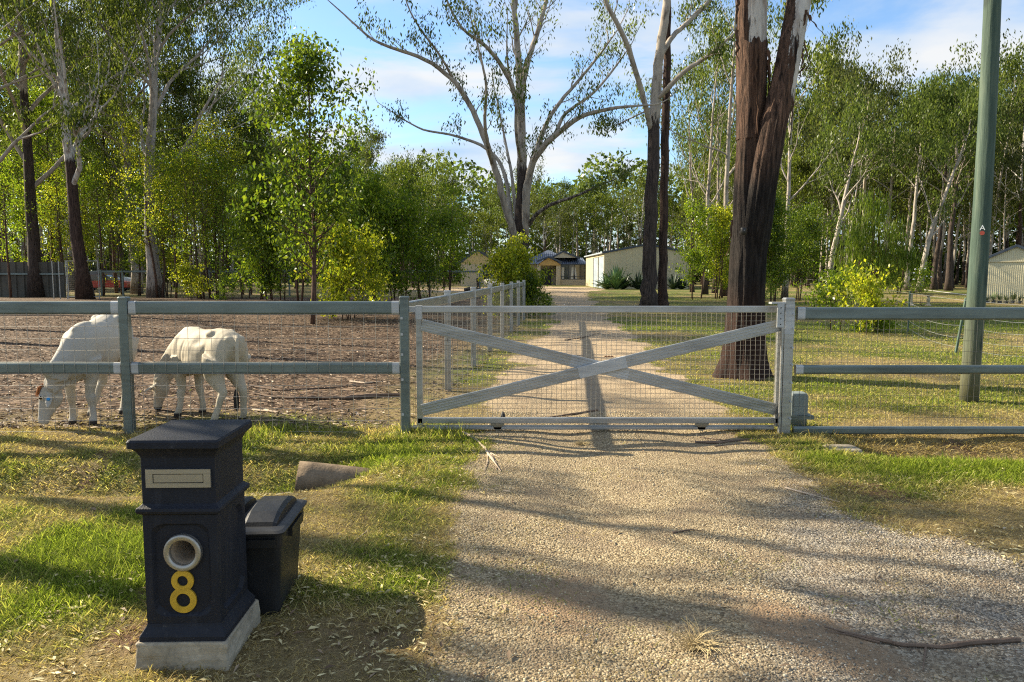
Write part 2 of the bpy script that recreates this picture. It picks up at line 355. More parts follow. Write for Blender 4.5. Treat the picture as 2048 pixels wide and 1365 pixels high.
def groundmat(name, mode):
    t = NT(name); p = t.pos(); g = t.attr('green'); so_ = t.attr('soil'); d = t.attr('drive'); pdk = t.attr('paddock')
    nA = t.noise(p, 1.4, 6, 0.6); nB = t.noise(p, 14, 5, 0.65); nC = t.noise(p, 70, 4, 0.65)
    straw = t.ramp(t.math('ADD', t.math('MULTIPLY', nB, .5), t.math('MULTIPLY', nC, .5)), [(0.3, (0.10, 0.072, 0.034)), (0.5, (0.23, 0.175, 0.080)), (0.7, (0.40, 0.32, 0.16))])
    grn = t.ramp(nC, [(0.3, (0.035, 0.055, 0.014)), (0.55, (0.12, 0.14, 0.032)), (0.8, (0.24, 0.24, 0.07))])
    gg = t.math('ADD', g, t.math('MULTIPLY', t.math('SUBTRACT', nB, 0.5), 0.9))
    turf = t.mix(t.ramp(gg, [(0.25, 0.0), (0.7, 1.0)]), straw, grn)
    soilc = t.ramp(nC, [(0.25, (0.055, 0.034, 0.022)), (0.55, (0.16, 0.095, 0.058)), (0.8, (0.30, 0.20, 0.13))])
    ss = t.math('ADD', so_, t.math('MULTIPLY', t.math('SUBTRACT', nB, 0.5), 1.0))
    turf = t.mix(t.ramp(ss, [(0.35, 0.0), (0.75, 1.0)]), turf, soilc)
    # paddock leaf mulch
    vo = t.n('TexVoronoi'); vo.inputs['Scale'].default_value = 16; vo.inputs['Randomness'].default_value = 1
    t.L.new(t.scale(p, (1, 1.5, 1)), vo.inputs['Vector'])
    hsv = t.n('SeparateColor'); t.L.new(vo.outputs['Color'], hsv.inputs[0])
    mul = t.ramp(hsv.outputs[0], [(0.0, (0.030, 0.020, 0.013)), (0.45, (0.068, 0.044, 0.027)), (0.75, (0.155, 0.098, 0.062)), (1.0, (0.34, 0.25, 0.17))])
    mul = t.mix(t.ramp(nA, [(0.4, 0.0), (0.7, 0.7)]), mul, t.mix(0.5, mul, (0.06, 0.036, 0.024)))
    mul = t.mix(t.ramp(t.math('ADD', pdk, t.math('MULTIPLY', nB, 0.5)), [(0.35, 1.0), (1.05, 0.0)]), mul, turf)
    # gravel drive
    vg = t.n('TexVoronoi'); vg.inputs['Scale'].default_value = 85; t.L.new(p, vg.inputs['Vector'])
    cs = t.n('SeparateColor'); t.L.new(vg.outputs['Color'], cs.inputs[0])
    grav = t.ramp(cs.outputs[0], [(0.0, (0.15, 0.110, 0.062)), (0.5, (0.275, 0.212, 0.125)), (1.0, (0.45, 0.37, 0.235))])
    sx = t.n('SeparateXYZ'); t.L.new(p, sx.inputs[0])
    pink = t.mix(0.6, grav, (0.46, 0.345, 0.225))
    far = t.n('MapRange'); t.L.new(sx.outputs[1], far.inputs[0]); far.inputs[1].default_value = 6.5; far.inputs[2].default_value = 11
    grav = t.mix(far.outputs[0], grav, pink)
    # grey patch to the lower right, orange clay patch, darker strip down the middle
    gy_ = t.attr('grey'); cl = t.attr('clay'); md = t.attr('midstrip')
    grey = t.ramp(cs.outputs[0], [(0.0, (0.085, 0.08, 0.072)), (0.6, (0.22, 0.20, 0.175)), (1.0, (0.42, 0.40, 0.36))])
    grav = t.mix(t.ramp(t.math('ADD', gy_, t.math('MULTIPLY', t.math('SUBTRACT', nA, .5), .8)), [(0.3, 0.0), (0.7, 1.0)]), grav, grey)
    grav = t.mix(t.ramp(t.math('ADD', cl, t.math('MULTIPLY', t.math('SUBTRACT', nB, .5), .8)), [(0.35, 0.0), (0.65, 0.9)]), grav, t.ramp(nC, [(.3, (0.23, 0.145, 0.08)), (.7, (0.38, 0.265, 0.16))]))
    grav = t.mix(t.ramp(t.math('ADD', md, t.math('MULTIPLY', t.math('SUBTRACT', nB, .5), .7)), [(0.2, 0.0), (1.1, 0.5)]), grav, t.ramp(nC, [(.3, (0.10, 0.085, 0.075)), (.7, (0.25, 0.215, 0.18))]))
    grav = t.mix(t.ramp(t.noise(p, 2.6, 5, 0.62), [(0.47, 0.0), (0.66, 0.75)]), grav, t.ramp(nC, [(.3, (0.14, 0.10, 0.065)), (.7, (0.30, 0.23, 0.15))]))
    de = t.ramp(t.math('ADD', d, t.math('MULTIPLY', t.math('SUBTRACT', nB, .5), .9)), [(0.35, 0.0), (0.65, 1.0)])
    base = mul if mode == 'paddock' else turf
    col = t.mix(de, base, grav)
    if mode == 'paddock': hgt_ = t.math('ADD', t.math('MULTIPLY', hsv.outputs[1], 1.0), t.math('MULTIPLY', nC, .6)); bs, bd = 1.0, 0.03
    elif mode == 'drive': hgt_ = t.math('ADD', t.math('MULTIPLY', vg.outputs['Distance'], -0.8), nC); bs, bd = 1.0, 0.012
    else: hgt_ = t.math('ADD', nC, nB); bs, bd = 1.0, 0.03
    return t.pbsdf(col, 0.92, 0, t.bump(hgt_, bs, bd), 0.15)
xs, ys = X.ravel(), Y.ravel()
def bl(cx, cy, rx, ry, sl=0.0): return np.exp(-((xs - cx - sl * (ys - cy)) / rx) ** 2 - ((ys - cy) / ry) ** 2)
greyA = .62 * np.clip(sst(1.0, 2.0, xs + (4.6 - ys) * 0.35) * sst(6.5, 4.6, ys) * 0.8, 0, 1)
clayA = np.clip(bl(1.35, 3.15, 0.28, 0.42, -0.4) + 0.75 * bl(0.25, 3.5, .35, .5), 0, 1)
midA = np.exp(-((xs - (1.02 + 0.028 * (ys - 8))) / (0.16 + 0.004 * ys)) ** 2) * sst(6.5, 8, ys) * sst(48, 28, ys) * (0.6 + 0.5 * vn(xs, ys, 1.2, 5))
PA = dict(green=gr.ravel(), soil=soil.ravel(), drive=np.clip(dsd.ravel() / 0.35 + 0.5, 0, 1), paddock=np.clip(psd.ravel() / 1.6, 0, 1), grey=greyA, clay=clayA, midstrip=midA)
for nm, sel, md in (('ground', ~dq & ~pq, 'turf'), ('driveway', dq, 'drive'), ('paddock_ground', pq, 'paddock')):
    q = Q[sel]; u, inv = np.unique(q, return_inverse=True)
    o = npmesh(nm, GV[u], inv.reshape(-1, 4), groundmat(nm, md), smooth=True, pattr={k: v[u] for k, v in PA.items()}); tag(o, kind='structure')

# ------------------------------------------------------------------ grass, gravel, litter
rs = np.random.default_rng(5)
def blades(name, n, x0, x1, ywarp, y0, y1, L0, L1, wd, keep, label_kind, mat, up=0.5):
    u = rs.random(n); y = 1 / (1 / y0 + u * (1 / y1 - 1 / y0)) if ywarp else y0 + u * (y1 - y0)
    lim = 0.74 * y + 1.6
    x = np.maximum(-lim, x0) + rs.random(n) * (np.minimum(lim, x1) - np.maximum(-lim, x0))
    g, s_ = cover(x, y); k = keep(x, y, g, s_); ok = rs.random(n) < k
    x, y, g = x[ok], y[ok], g[ok]; m = len(x)
    z = hgt(x, y) - 0.004; dist = np.sqrt(x * x + y * y)
    ln = (L0 + rs.random(m) ** 2 * (L1 - L0)) * (0.7 + 0.6 * g); a = rs.random(m) * 6.283; el = rs.random(m) * up * (0.55 + 0.8 * g) + 0.08
    dx, dy, dz = np.cos(a) * np.cos(el), np.sin(a) * np.cos(el), np.sin(el)
    wv = wd * (0.6 + rs.random(m) * 0.8) * np.maximum(1, dist / 5.0)
    b = rs.random(m) * 6.283; sx_, sy_ = np.cos(b) * wv / 2, np.sin(b) * wv / 2
    P0 = np.stack([x - sx_, y - sy_, z], 1); P1 = np.stack([x + sx_, y + sy_, z], 1)
    mid = np.stack([x + dx * ln * .55, y + dy * ln * .55, z + dz * ln * .7], 1); P2 = np.stack([x + dx * ln, y + dy * ln, z + dz * ln * (0.75 + .25 * rs.random(m))], 1)
    off = np.stack([sx_ * .7, sy_ * .7, 0 * sx_], 1)
    V = np.stack([P0, P1, mid + off, P2, mid - off], 1).reshape(-1, 3)
    i = np.arange(m)[:, None] * 5
    Fa = np.concatenate([i + np.array([0, 1, 2, 4])]); Fb = i + np.array([4, 2, 3, 3])
    # quads + tip triangles as one quad mesh (degenerate avoided: two triangles per quad)
    T = np.concatenate([i + np.array([0, 1, 2]), i + np.array([0, 2, 4]), i + np.array([4, 2, 3])])
    rn = rs.random(m); gg = np.clip(g + (rs.random(m) - 0.5) * 0.55, 0, 1)
    o = npmesh(name, V, T, mat, fattr=dict(rnd=np.tile(rn, 3), green=np.tile(gg, 3)))
    return tag(o, kind='stuff')
def grassmat():
    t = NT('grass_blades'); g = t.attr('green'); r = t.attr('rnd')
    dry = t.ramp(r, [(0.0, (0.18, 0.125, 0.055)), (0.5, (0.40, 0.31, 0.135)), (1.0, (0.62, 0.52, 0.27))])
    gn = t.ramp(r, [(0.0, (0.06, 0.09, 0.014)), (0.5, (0.155, 0.21, 0.028)), (1.0, (0.30, 0.35, 0.06))])
    c = t.mix(t.ramp(g, [(0.30, 0.0), (0.85, 1.0)]), dry, gn)
    d = t.n('BsdfDiffuse'); t.put(d.inputs[0], c); b = t.n('BsdfTranslucent'); t.put(b.inputs[0], t.mix(1.0, c, (1.7, 1.7, 1.0), 'MULTIPLY'))
    m1 = t.n('MixShader'); m1.inputs[0].default_value = 0.45; t.L.new(d.outputs[0], m1.inputs[1]); t.L.new(b.outputs[0], m1.inputs[2])
    t.L.new(m1.outputs[0], t.out.inputs[0]); return t.m
M_grass = grassmat()
def kv(x, y, g, s_): return (drive_sd(x, y) < 0.06) * (pad_sd(x, y) < 0.2) * (0.55 + 0.65 * g) * (1 - 0.75 * s_)
blades('verge_grass', 640000, -7, 8, False, 2.2, 7.6, 0.025, 0.085, 0.0042, kv, '', M_grass, 0.75)
blades('lawn_grass', 210000, 1.9, 40, True, 7.4, 60, 0.03, 0.07, 0.005, lambda x, y, g, s_: (drive_sd(x, y) < 0) * (0.35 + g) * 1.0, '', M_grass, 0.7)
blades('paddock_edge_grass', 70000, -9, 2, True, 7.45, 26, 0.03, 0.08, 0.005, lambda x, y, g, s_: (drive_sd(x, y) < 0.05) * np.where(x < side_x(y), np.exp(-(y - 7.45) / 0.7) * (0.3 + g), (0.4 + g)), '', M_grass, 0.7)
blades('driveway_weeds', 42000, -0.4, 3, False, 2.4, 8.5, 0.02, 0.07, 0.004, lambda x, y, g, s_: (drive_sd(x, y) > 0) * (sst(0.52, 0.72, fbm(x, y, 0.5, 77)) + .9 * sst(.5, 0, drive_sd(x, y))) * 0.8, '', M_grass, 0.5)

blades('fence_foot_weeds', 26000, -6, 6, False, 7.0, 7.5, 0.05, 0.16, 0.004, lambda x, y, g, s_: (drive_sd(x, y) < -.05) * sst(.45, .65, fbm(x, y, .4, 71)) * .8, '', M_grass, 1.1)
blades('verge_tufts', 90000, -5, 6, False, 2.3, 7.3, 0.05, 0.13, 0.0045, lambda x, y, g, s_: (drive_sd(x, y) < -.02) * sst(.62, .74, fbm(x, y, .28, 73)) * .8, '', M_grass, 0.9)
# pebbles
ico = bmesh.new(); bmesh.ops.create_icosphere(ico, subdivisions=1, radius=1.0)
icoV = np.array([v.co[:] for v in ico.verts]); icoF = np.array([[v.index for v in f.verts] for f in ico.faces]); ico.free()
def pebbles(name, n, y0, y1, r0, r1):
    y = y0 + rs.random(n) ** 1.25 * (y1 - y0); l, r = drive_edges(y); x = l - 0.3 + rs.random(n) * (r - l + 0.6)
    ok = (x < 0.72 * y + 1.6) & (drive_sd(x, y) > -0.12 * rs.random(n)) & (rs.random(n) < 0.12 + 0.95 * sst(0.38, 0.66, fbm(x, y, 0.55, 91)))
    trk = np.exp(-((x - .55) / .3) ** 2) + np.exp(-((x - 1.75) / .3) ** 2); ok &= rs.random(n) > .6 * trk
    x, y = x[ok], y[ok]; m = len(x); rr = (r0 + rs.random(m) ** 2.5 * (r1 - r0)) * np.maximum(1, y / 6.0)
    sc = rr[:, None] * (0.65 + 0.7 * rs.random((m, 3))); sc[:, 2] *= 0.7; a = rs.random(m) * 6.283; ca, sa = np.cos(a), np.sin(a)
    v = icoV[None] * (1 + 0.22 * (rs.random((m, 12, 1)) - 0.5)) * sc[:, None, :]
    vx = v[..., 0] * ca[:, None] - v[..., 1] * sa[:, None]; vy = v[..., 0] * sa[:, None] + v[..., 1] * ca[:, None]
    V = np.stack([vx + x[:, None], vy + y[:, None], v[..., 2] + (hgt(x, y) + rr * 0.15)[:, None]], -1).reshape(-1, 3)
    Fa = (icoF[None] + (np.arange(m) * 12)[:, None, None]).reshape(-1, 3)
    gyv = .6 * sst(1.0, 2.0, x + (4.6 - y) * 0.35) * sst(6.5, 4.6, y)
    t = NT('pebble'); rn = t.attr('rnd'); g = t.attr('grey')
    warm = t.ramp(rn, [(0.0, (0.175, 0.132, 0.074)), (0.35, (0.285, 0.225, 0.13)), (0.75, (0.40, 0.325, 0.20)), (1.0, (0.55, 0.475, 0.32))])
    cold = t.ramp(rn, [(0.0, (0.08, 0.076, 0.07)), (0.5, (0.22, 0.20, 0.175)), (1.0, (0.46, 0.42, 0.35))])
    m_ = t.pbsdf(t.mix(g, warm, cold), 0.85, 0, t.bump(t.noise(t.pos(), 300, 2), .3, .001), .2)
    o = npmesh(name, V, Fa, m_, fattr=dict(rnd=np.repeat(rs.random(m), 20), grey=np.repeat(np.clip(gyv * 1.1 + (rs.random(m) - .5) * .4, 0, 1), 20)))
    tag(o, kind='stuff')
pebbles('gravel', 110000, 2.3, 8.5, 0.0026, 0.0075)

def litter(name, n, rx, ry, keep, L0, L1, cols):
    x = rx[0] + rs.random(n) * (rx[1] - rx[0]); y = ry[0] + rs.random(n) ** 1.6 * (ry[1] - ry[0])
    ok = (rs.random(n) < keep(x, y)) & (np.abs(x) < 0.78 * y + 1); x, y = x[ok], y[ok]; m = len(x)
    ln = (L0 + rs.random(m) ** 1.5 * (L1 - L0)); wd = ln * (0.16 + 0.16 * rs.random(m)); a = rs.random(m) * 6.283
    d = np.stack([np.cos(a), np.sin(a), (rs.random(m) - .5) * .35], 1); s_ = np.stack([-np.sin(a), np.cos(a), (rs.random(m) - .5) * 0.9], 1)
    p = np.stack([x, y, hgt(x, y) + 0.008 + rs.random(m) * 0.008], 1); cv = np.array([0, 0, 1.0]) * (ln * 0.10 * (rs.random(m) + .2))[:, None]
    L_ = ln[:, None]; w_ = wd[:, None] / 2
    V = np.stack([p - d * L_ / 2, p - d * L_ * .12 + s_ * w_ + cv, p + d * L_ / 2, p - d * L_ * .12 - s_ * w_ + cv], 1).reshape(-1, 3)
    Fa = np.arange(m * 4).reshape(-1, 4)
    Fa = np.concatenate([Fa[:, [0, 1, 2]], Fa[:, [0, 2, 3]]])
    t = NT(name); m_ = t.pbsdf(t.ramp(t.attr('rnd'), cols), 0.7, 0, None, .3)
    tag(npmesh(name, V, Fa, m_, fattr=dict(rnd=np.tile(rs.random(m), 2))), kind='stuff')
brn = [(0.0, (0.045, 0.027, 0.018)), (0.5, (0.115, 0.072, 0.045)), (0.85, (0.28, 0.20, 0.13)), (1.0, (0.55, 0.44, 0.32))]
litter('paddock_leaf_litter', 90000, (-18, 1.5), (7.5, 26), lambda x, y: (pad_sd(x, y) > -0.1) * (0.35 + 0.65 * sst(.3, .6, fbm(x, y, .7, 15))) * sst(7.3, 8.6, y + 0.6), 0.03, 0.11, brn)
litter('verge_leaf_litter', 2800, (-4, 5), (2.3, 7.4), lambda x, y: np.where(drive_sd(x, y) > 0, 0.24, 0.30) + 0.5 * np.exp(-((x + .55) / .5) ** 2 - ((y - 3.1) / .6) ** 2), 0.016, 0.07, [(0, (0.09, 0.055, 0.033)), (.7, (0.22, 0.15, 0.09)), (1, (0.50, 0.40, 0.28))])
litter('driveway_debris', 15000, (-1, 4.5), (2.3, 9), lambda x, y: (drive_sd(x, y) > -.1) * (.2 + .8 * sst(.45, .65, fbm(x, y, .5, 91))), 0.008, 0.035, [(0, (0.05, 0.033, 0.022)), (.6, (0.13, 0.085, 0.055)), (1, (0.30, 0.22, 0.14))])
# cut grass hay lying on the verge
litter('cut_grass', 34000, (-4, 5.5), (2.3, 7.3), lambda x, y: (drive_sd(x, y) < 0.1) * sst(.45, .7, fbm(x, y, .6, 61)), 0.012, 0.06, [(0, (0.22, 0.17, 0.08)), (.6, (0.42, 0.35, 0.17)), (1, (0.62, 0.54, 0.30))])

# ================================================================== fences and gate
def mesh_wires(mb, p0, p1, z0, z1, dx, dz, rad=0.0016, skip_z=()):
    p0 = np.array((*p0, 0.0)); p1 = np.array((*p1, 0.0)); Lh = np.linalg.norm(p1 - p0); n = int(round(Lh / dx)); m = int(round((z1 - z0) / dz))
    zs = [z0 + (z1 - z0) * j / m for j in range(m + 1)]
    for i in range(n + 1):
        p = p0 + (p1 - p0) * i / n
        jit = 0.0012 * math.sin(i * 7.3)
        mb.tube([p + (jit, 0, z0 - 0.01), p + (-jit, 0, (z0 + z1) / 2), p + (jit, 0, z1 + 0.01)], rad, 4, caps=False)
    for j, z in enumerate(zs):
        P = [p0 + (p1 - p0) * k / 6 + np.array((0, -rad * 1.5, z + 0.004 * math.sin(k * 2 + j))) for k in range(7)]
        mb.tube(P, rad, 4, caps=False)
def post(mb, x, y, z1, w_=0.088, z0=-0.1, rz=0.0):
    pr = rrect(w_ / 2, w_ / 2, 0.012); c_, s_ = math.cos(rz), math.sin(rz); pr = np.stack([pr[:, 0] * c_ - pr[:, 1] * s_, pr[:, 0] * s_ + pr[:, 1] * c_], 1)
    mk = lambda s_, z: np.concatenate([pr * s_ + (x, y), np.full((len(pr), 1), z)], 1)
    mb.rings([mk(1, z0), mk(1, z1 - 0.028)]); mb.rings([mk(1.06, z1 - 0.03), mk(1.08, z1 - 0.012), mk(0.86, z1)])
FY = 7.32
def rail_part(parent, xa, xb, z0, z1, y=FY, name='rail', weld=(True, True)):
    m = MB(); m.bar((xa, y, (z0 + z1) / 2), (xb, y, (z0 + z1) / 2), 0.05, z1 - z0, 0.02, 4); m.build(name, M_rail, parent, smooth=False)
    for ok, a, b in ((weld[0], xa + 0.001, xa + 0.075), (weld[1], xb - 0.075, xb - 0.001)):
        if ok: m = MB(); m.bar((a, y, (z0 + z1) / 2), (b, y, (z0 + z1) / 2), 0.056, z1 - z0 + 0.006, 0.022, 4); m.build('painted_weld', M_zinc, parent)
# left front fence
lf = thing('rail_fence', 'grey-green steel two-rail fence with wire netting in front of the grazing calves', 'fence', (-3.84, FY, 0))
O = lambda p, x: p
def rel(parent):  # parts are built in world coordinates: counter the thing's own transform
    bpy.context.view_layer.update()
    for c in kids(parent): c.matrix_parent_inverse = parent.matrix_world.inverted()
posts = [-9.45, -6.64, -3.835, -1.065]
for x in posts:
    m = MB(); post(m, x, FY, 1.375 if x > -2 else 1.37); m.build('post', M_rail, lf)
for a, b in zip(posts[:-1], posts[1:]):
    for z0, z1 in ((1.195, 1.325), (0.60, 0.715)): rail_part(lf, a + 0.048, b - 0.048, z0, z1)
m = MB()
for a, b in zip(posts[:-1], posts[1:]): mesh_wires(m, (a + .05, FY - 0.032), (b - .05, FY - 0.032), 0.02, 1.195, 0.115, 0.1125, 0.0021)
m.build('wire_netting', M_wire, lf)
for z in (0.2, 0.55, 0.8, 1.0, 1.16): m = MB(); m.box((-1.098, FY - 0.052, z - .012), (-1.075, FY - 0.045, z + .012)); m.build('clip', M_zinc, lf)
rel(lf)
# right front fence
rf = thing('rail_fence', 'grey steel rail fence with fine netting in front of the tall green pole', 'fence', (5.3, FY, 0))
x0 = 2.80
for x in (5.62, 8.5): m = MB(); post(m, x, FY, 1.37); m.build('post', M_rail, rf)
for a, b in ((x0 + 0.02, 5.57), (5.67, 8.45)):
    for z0, z1 in ((1.14, 1.265), (0.60, 0.69), (-0.01, 0.07)): rail_part(rf, a, b, z0, z1, weld=(z0 > .3, z0 > .3))
m = MB(); mesh_wires(m, (x0 + .03, FY + 0.034), (5.57, FY + 0.034), 0.04, 1.15, 0.058, 0.11, 0.0018); mesh_wires(m, (5.67, FY + 0.034), (8.4, FY + 0.034), 0.04, 1.15, 0.058, 0.11, 0.0018)
m.build('wire_netting', M_wiredark, rf); rel(rf)
# gate post
gp = thing('gate_post', 'thick galvanised steel post with a silver catch plate where the sliding gate closes', 'gate post', (2.74, FY, 0))
m = MB(); post(m, 2.735, FY, 1.36, 0.095, -0.1); m.bar((2.672, FY - 0.028, -0.05), (2.672, FY - 0.028, 1.30), 0.02, 0.035, 0.004); m.build('post', M_gate, gp)
m = MB(); m.box((2.602, FY - 0.072, 1.07), (2.668, FY - 0.060, 1.31)); m.box((2.545, FY - 0.07, 1.30), (2.68, FY + 0.02, 1.318)); cpl = m.build('catch_plate', M_zinc, gp)
M_hole = simple('hole', (.02, .02, .02), .8)
for z in (1.10, 1.155, 1.21, 1.262): m = MB(); m.tube([(2.636, FY - 0.0735, z), (2.636, FY - 0.071, z)], 0.006, 8); m.build('bolt_hole', M_hole, cpl)
m = MB(); m.bar((2.735, FY, 1.0), (2.735, FY, 1.30), 0.102, 0.102, 0.014); m.build('painted_band', M_zinc, gp)
for z in (0.16, 0.33, 0.52, 0.70, 0.87, 1.06, 1.20): m = MB(); m.tube([(2.768, FY - 0.05, z), (2.768, FY - 0.066, z)], 0.011, 8); m.build('bolt', M_zinc, gp)
rel(gp)
# sliding gate
GY = 7.42; gz = lambda py: W(1200, py, GY)[2]; gxp = lambda px: W(px, 720, GY)[0]
gt = thing('sliding_gate', 'galvanised sliding gate with an X brace and wire mesh across the driveway', 'gate', (0.9, GY, 0))
xa, xb = gxp(835) , gxp(1562); zt, zb = gz(619), gz(841)
fr = MB()
fr.bar((xa - 0.0, GY, zt), (xb, GY, zt), 0.05, 0.066, 0.006); fr.bar((xa, GY, zb), (xb, GY, zb), 0.05, 0.058, 0.006)
fr.bar((xa + 0.02, GY, zb - 0.08), (xa + 0.02, GY, zt - 0.034), 0.06, 0.05, 0.006); fr.bar((xb - 0.02, GY, zb - 0.06), (xb - 0.02, GY, zt - 0.034), 0.06, 0.05, 0.006)
fr.build('frame', M_gate, gt)
zA0, zA1 = gz(650), gz(818)
def brace(p0, p1, y, h=0.118):
    m = MB(); p0 = np.array((p0[0], y, p0[1])); p1 = np.array((p1[0], y, p1[1])); m.bar(p0, p1, 0.03, h, 0.004)
    t = (p1 - p0) / np.linalg.norm(p1 - p0); up = np.array((-t[2], 0, t[0]))
    if up[2] < 0: up = -up
    for k in (-0.34, -0.12, 0.12, 0.34):  # pressed ribs of the section
        m.bar(p0 + up * h * k + (0, -0.016, 0), p1 + up * h * k + (0, -0.016, 0), 0.006, 0.009, 0.002, 2)
    return m
brace((xa + 0.05, zA0), (xb - 0.05, zA1), GY - 0.030).build('brace', M_gate, gt)
brace((xa + 0.05, zA1), (xb - 0.05, zA0), GY - 0.068).build('brace', M_gate, gt)
m = MB(); c_ = np.array(((xa + xb) / 2, GY - 0.068, (zA0 + zA1) / 2)); d_ = np.array((xb - xa - .1, 0, zA0 - zA1)); d_ /= np.linalg.norm(d_)
m.bar(c_ - d_ * 0.22, c_ + d_ * 0.27, 0.046, 0.121, 0.006); m.build('painted_weld', M_zinc, gt)
m = MB(); d2 = d_ * (1, 1, -1); c2 = np.array(((xa + xb) / 2, GY - 0.030, (zA0 + zA1) / 2)); m.bar(c2 - d2 * 0.3, c2 + d2 * 0.3, 0.036, 0.121, 0.006); m.build('painted_weld', M_zinc, gt)
m = MB(); m.box((xa - 0.012, GY - 0.036, zt - 0.10), (xa + 0.052, GY + 0.036, zt + 0.036)); m.box((xa - 0.10, GY - 0.03, zt - 0.028), (xa - 0.012, GY + 0.02, zt + 0.028)); m.build('painted_corner', M_zinc, gt)
m = MB(); mesh_wires(m, (xa + 0.05, GY + 0.034), (xb - 0.05, GY + 0.034), zb + 0.02, zt - 0.02, 0.05, 0.05, 0.0020); m.build('wire_mesh', M_wire, gt)
for px in (995, 1405):
    x = gxp(px); m = MB(); m.tube([(x, GY - .03, zb - .062), (x, GY + .03, zb - .062)], 0.042, 16); m.box((x - .07, GY - .034, zb - .05), (x + .07, GY - .028, zb - .026)); m.build('wheel', simple('wheel_metal', (.22, .19, .13), .6, .4), gt)
rel(gt)
x1 = W(815, 855, GY)[0]; m = MB(); m.bar((x1, GY, 0.035), (2.66, GY, 0.035), 0.06, 0.03, 0.004); m.bar((x1, GY, 0.055), (2.66, GY, 0.055), 0.014, 0.018, 0.003)
tag(m.build('gate_track', M_gate), 'long steel floor track lying under the sliding gate', 'gate track')
# gate motor
gm = thing('gate_motor', 'grey plastic gate motor on a steel bracket just right of the gate post', 'gate motor', (2.98, 7.62, 0))
m = MB(); prf = rrect(0.095, 0.08, 0.03); mk = lambda s_, z, dx=0: np.concatenate([prf * s_ + (2.985 + dx, 7.66), np.full((len(prf), 1), z)], 1)
m.rings([mk(1, .13), mk(1, .30), mk(.97, .335), mk(.88, .355), mk(.70, .363)]); m.build('housing', simple('motor_plastic', (.17, .20, .195), .5), gm, smooth=False)
m = MB(); m.box((2.80, 7.56, .09), (3.13, 7.75, .128)); m.box((2.9, 7.6, -.05), (3.07, 7.72, .089)); m.build('bracket', M_rail, gm); rel(gm)
# side fence between paddock and driveway
sf = thing('rail_fence', 'pale steel rail fence with netting running away along the left of the driveway', 'fence', (side_x(10), 10, 0))
sy = [7.55, 10.0, 12.6, 15.1, 17.7, 20.3, 22.9, 25.4]
for y in sy[1:]: m = MB(); post(m, side_x(y), y, 1.37, 0.092, -.1, 0.083); m.build('post', M_gate, sf)
m = MB(); m.bar((side_x(7.55) - .0, 7.55, 1.25), (side_x(25.4), 25.4, 1.25), 0.05, 0.125, 0.02, 4); 
m.build('rail', M_gate, sf)
m = MB(); mesh_wires(m, (side_x(7.55) + .05, 7.6), (side_x(25.4) + .05, 25.4), 0.03, 1.19, 0.10, 0.1125, 0.0015)
m.build('wire_netting', M_wiredark, sf); rel(sf)
# little solar light on the driveway behind the gate
sl = thing('marker_light', 'small black cone-shaped marker light on the gravel just behind the gate', 'marker light', (*G(1006, 836), 0))
m = MB(); m.tube([(0, 0, 0), (0, 0, .012)], .034, 16); m.tube([(0, 0, .012), (0, 0, .03), (0, 0, .062), (0, 0, .075)], [.028, .026, .014, .004], 12); m.build('dome', simple('black_plastic', (.015, .015, .016), .4), sl, True)
sl.location.z = float(hgt(*G(1006, 836)))

# ================================================================== mailbox
t = NT('navy_render'); o_ = t.obj(); n_ = t.noise(o_, 5, 5, .6); f_ = t.noise(o_, 60, 4, .7); st2 = t.noise(t.scale(o_, (22, 22, 2.2)), 1.6, 5, .6)
c_ = t.ramp(n_, [(.3, (.006, .0075, .0125)), (.7, (.011, .0135, .022))]); c_ = t.mix(t.ramp(f_, [(.62, 0.0), (.75, .55)]), c_, (.09, .085, .08)); c_ = t.mix(t.ramp(st2, [(.55, 0.0), (.75, .35)]), c_, (.045, .047, .055))
M_mb = t.pbsdf(c_, .62, 0, t.bump(t.noise(o_, 150, 4), .7, .004), .28)
M_conc = simple('rough_concrete', (0.27, 0.235, 0.175), 0.9, 0, 0.5, 6, 0.9, 35, 0.2)
M_sil = simple('brushed_steel', (0.36, 0.34, 0.30), 0.38, 0.75, 0.08, 3, 0.05, 80, 0.5, (1, 20, 20))
MX, MY = -1.336, 3.054   # centre
mbx = thing('mailbox', 'dark navy rendered letterbox pillar with a yellow number 8 on a rough stone block', 'letterbox', (MX, MY, 0))
def sq(mb, prof, k=3, rad=0.006, cx=0, cy=0):
    mb.rings([np.concatenate([rrect(a, b, rad, k) + (cx, cy), np.full((4 * (k + 1), 1), z)], 1) for a, b, z in prof])
m = MB(); sq(m, [(.186, .208, -.06), (.187, .209, .05), (.181, .203, .112), (.176, .198, .119)], 3, .012)
pl = m.build('plinth', M_conc, mbx)
bm = bmesh.new(); bm.from_mesh(pl.data); bmesh.ops.subdivide_edges(bm, edges=bm.edges[:], cuts=5, use_grid_fill=True)
for v in bm.verts:
    a = vn(np.array(v.co.x * 1 + v.co.z), np.array(v.co.y + v.co.z * .7), .035, 4) - .5; v.co.x += float(a) * .012 * np.sign(v.co.x); v.co.y += float(a) * .012 * np.sign(v.co.y)
bm.to_mesh(pl.data); bm.free()
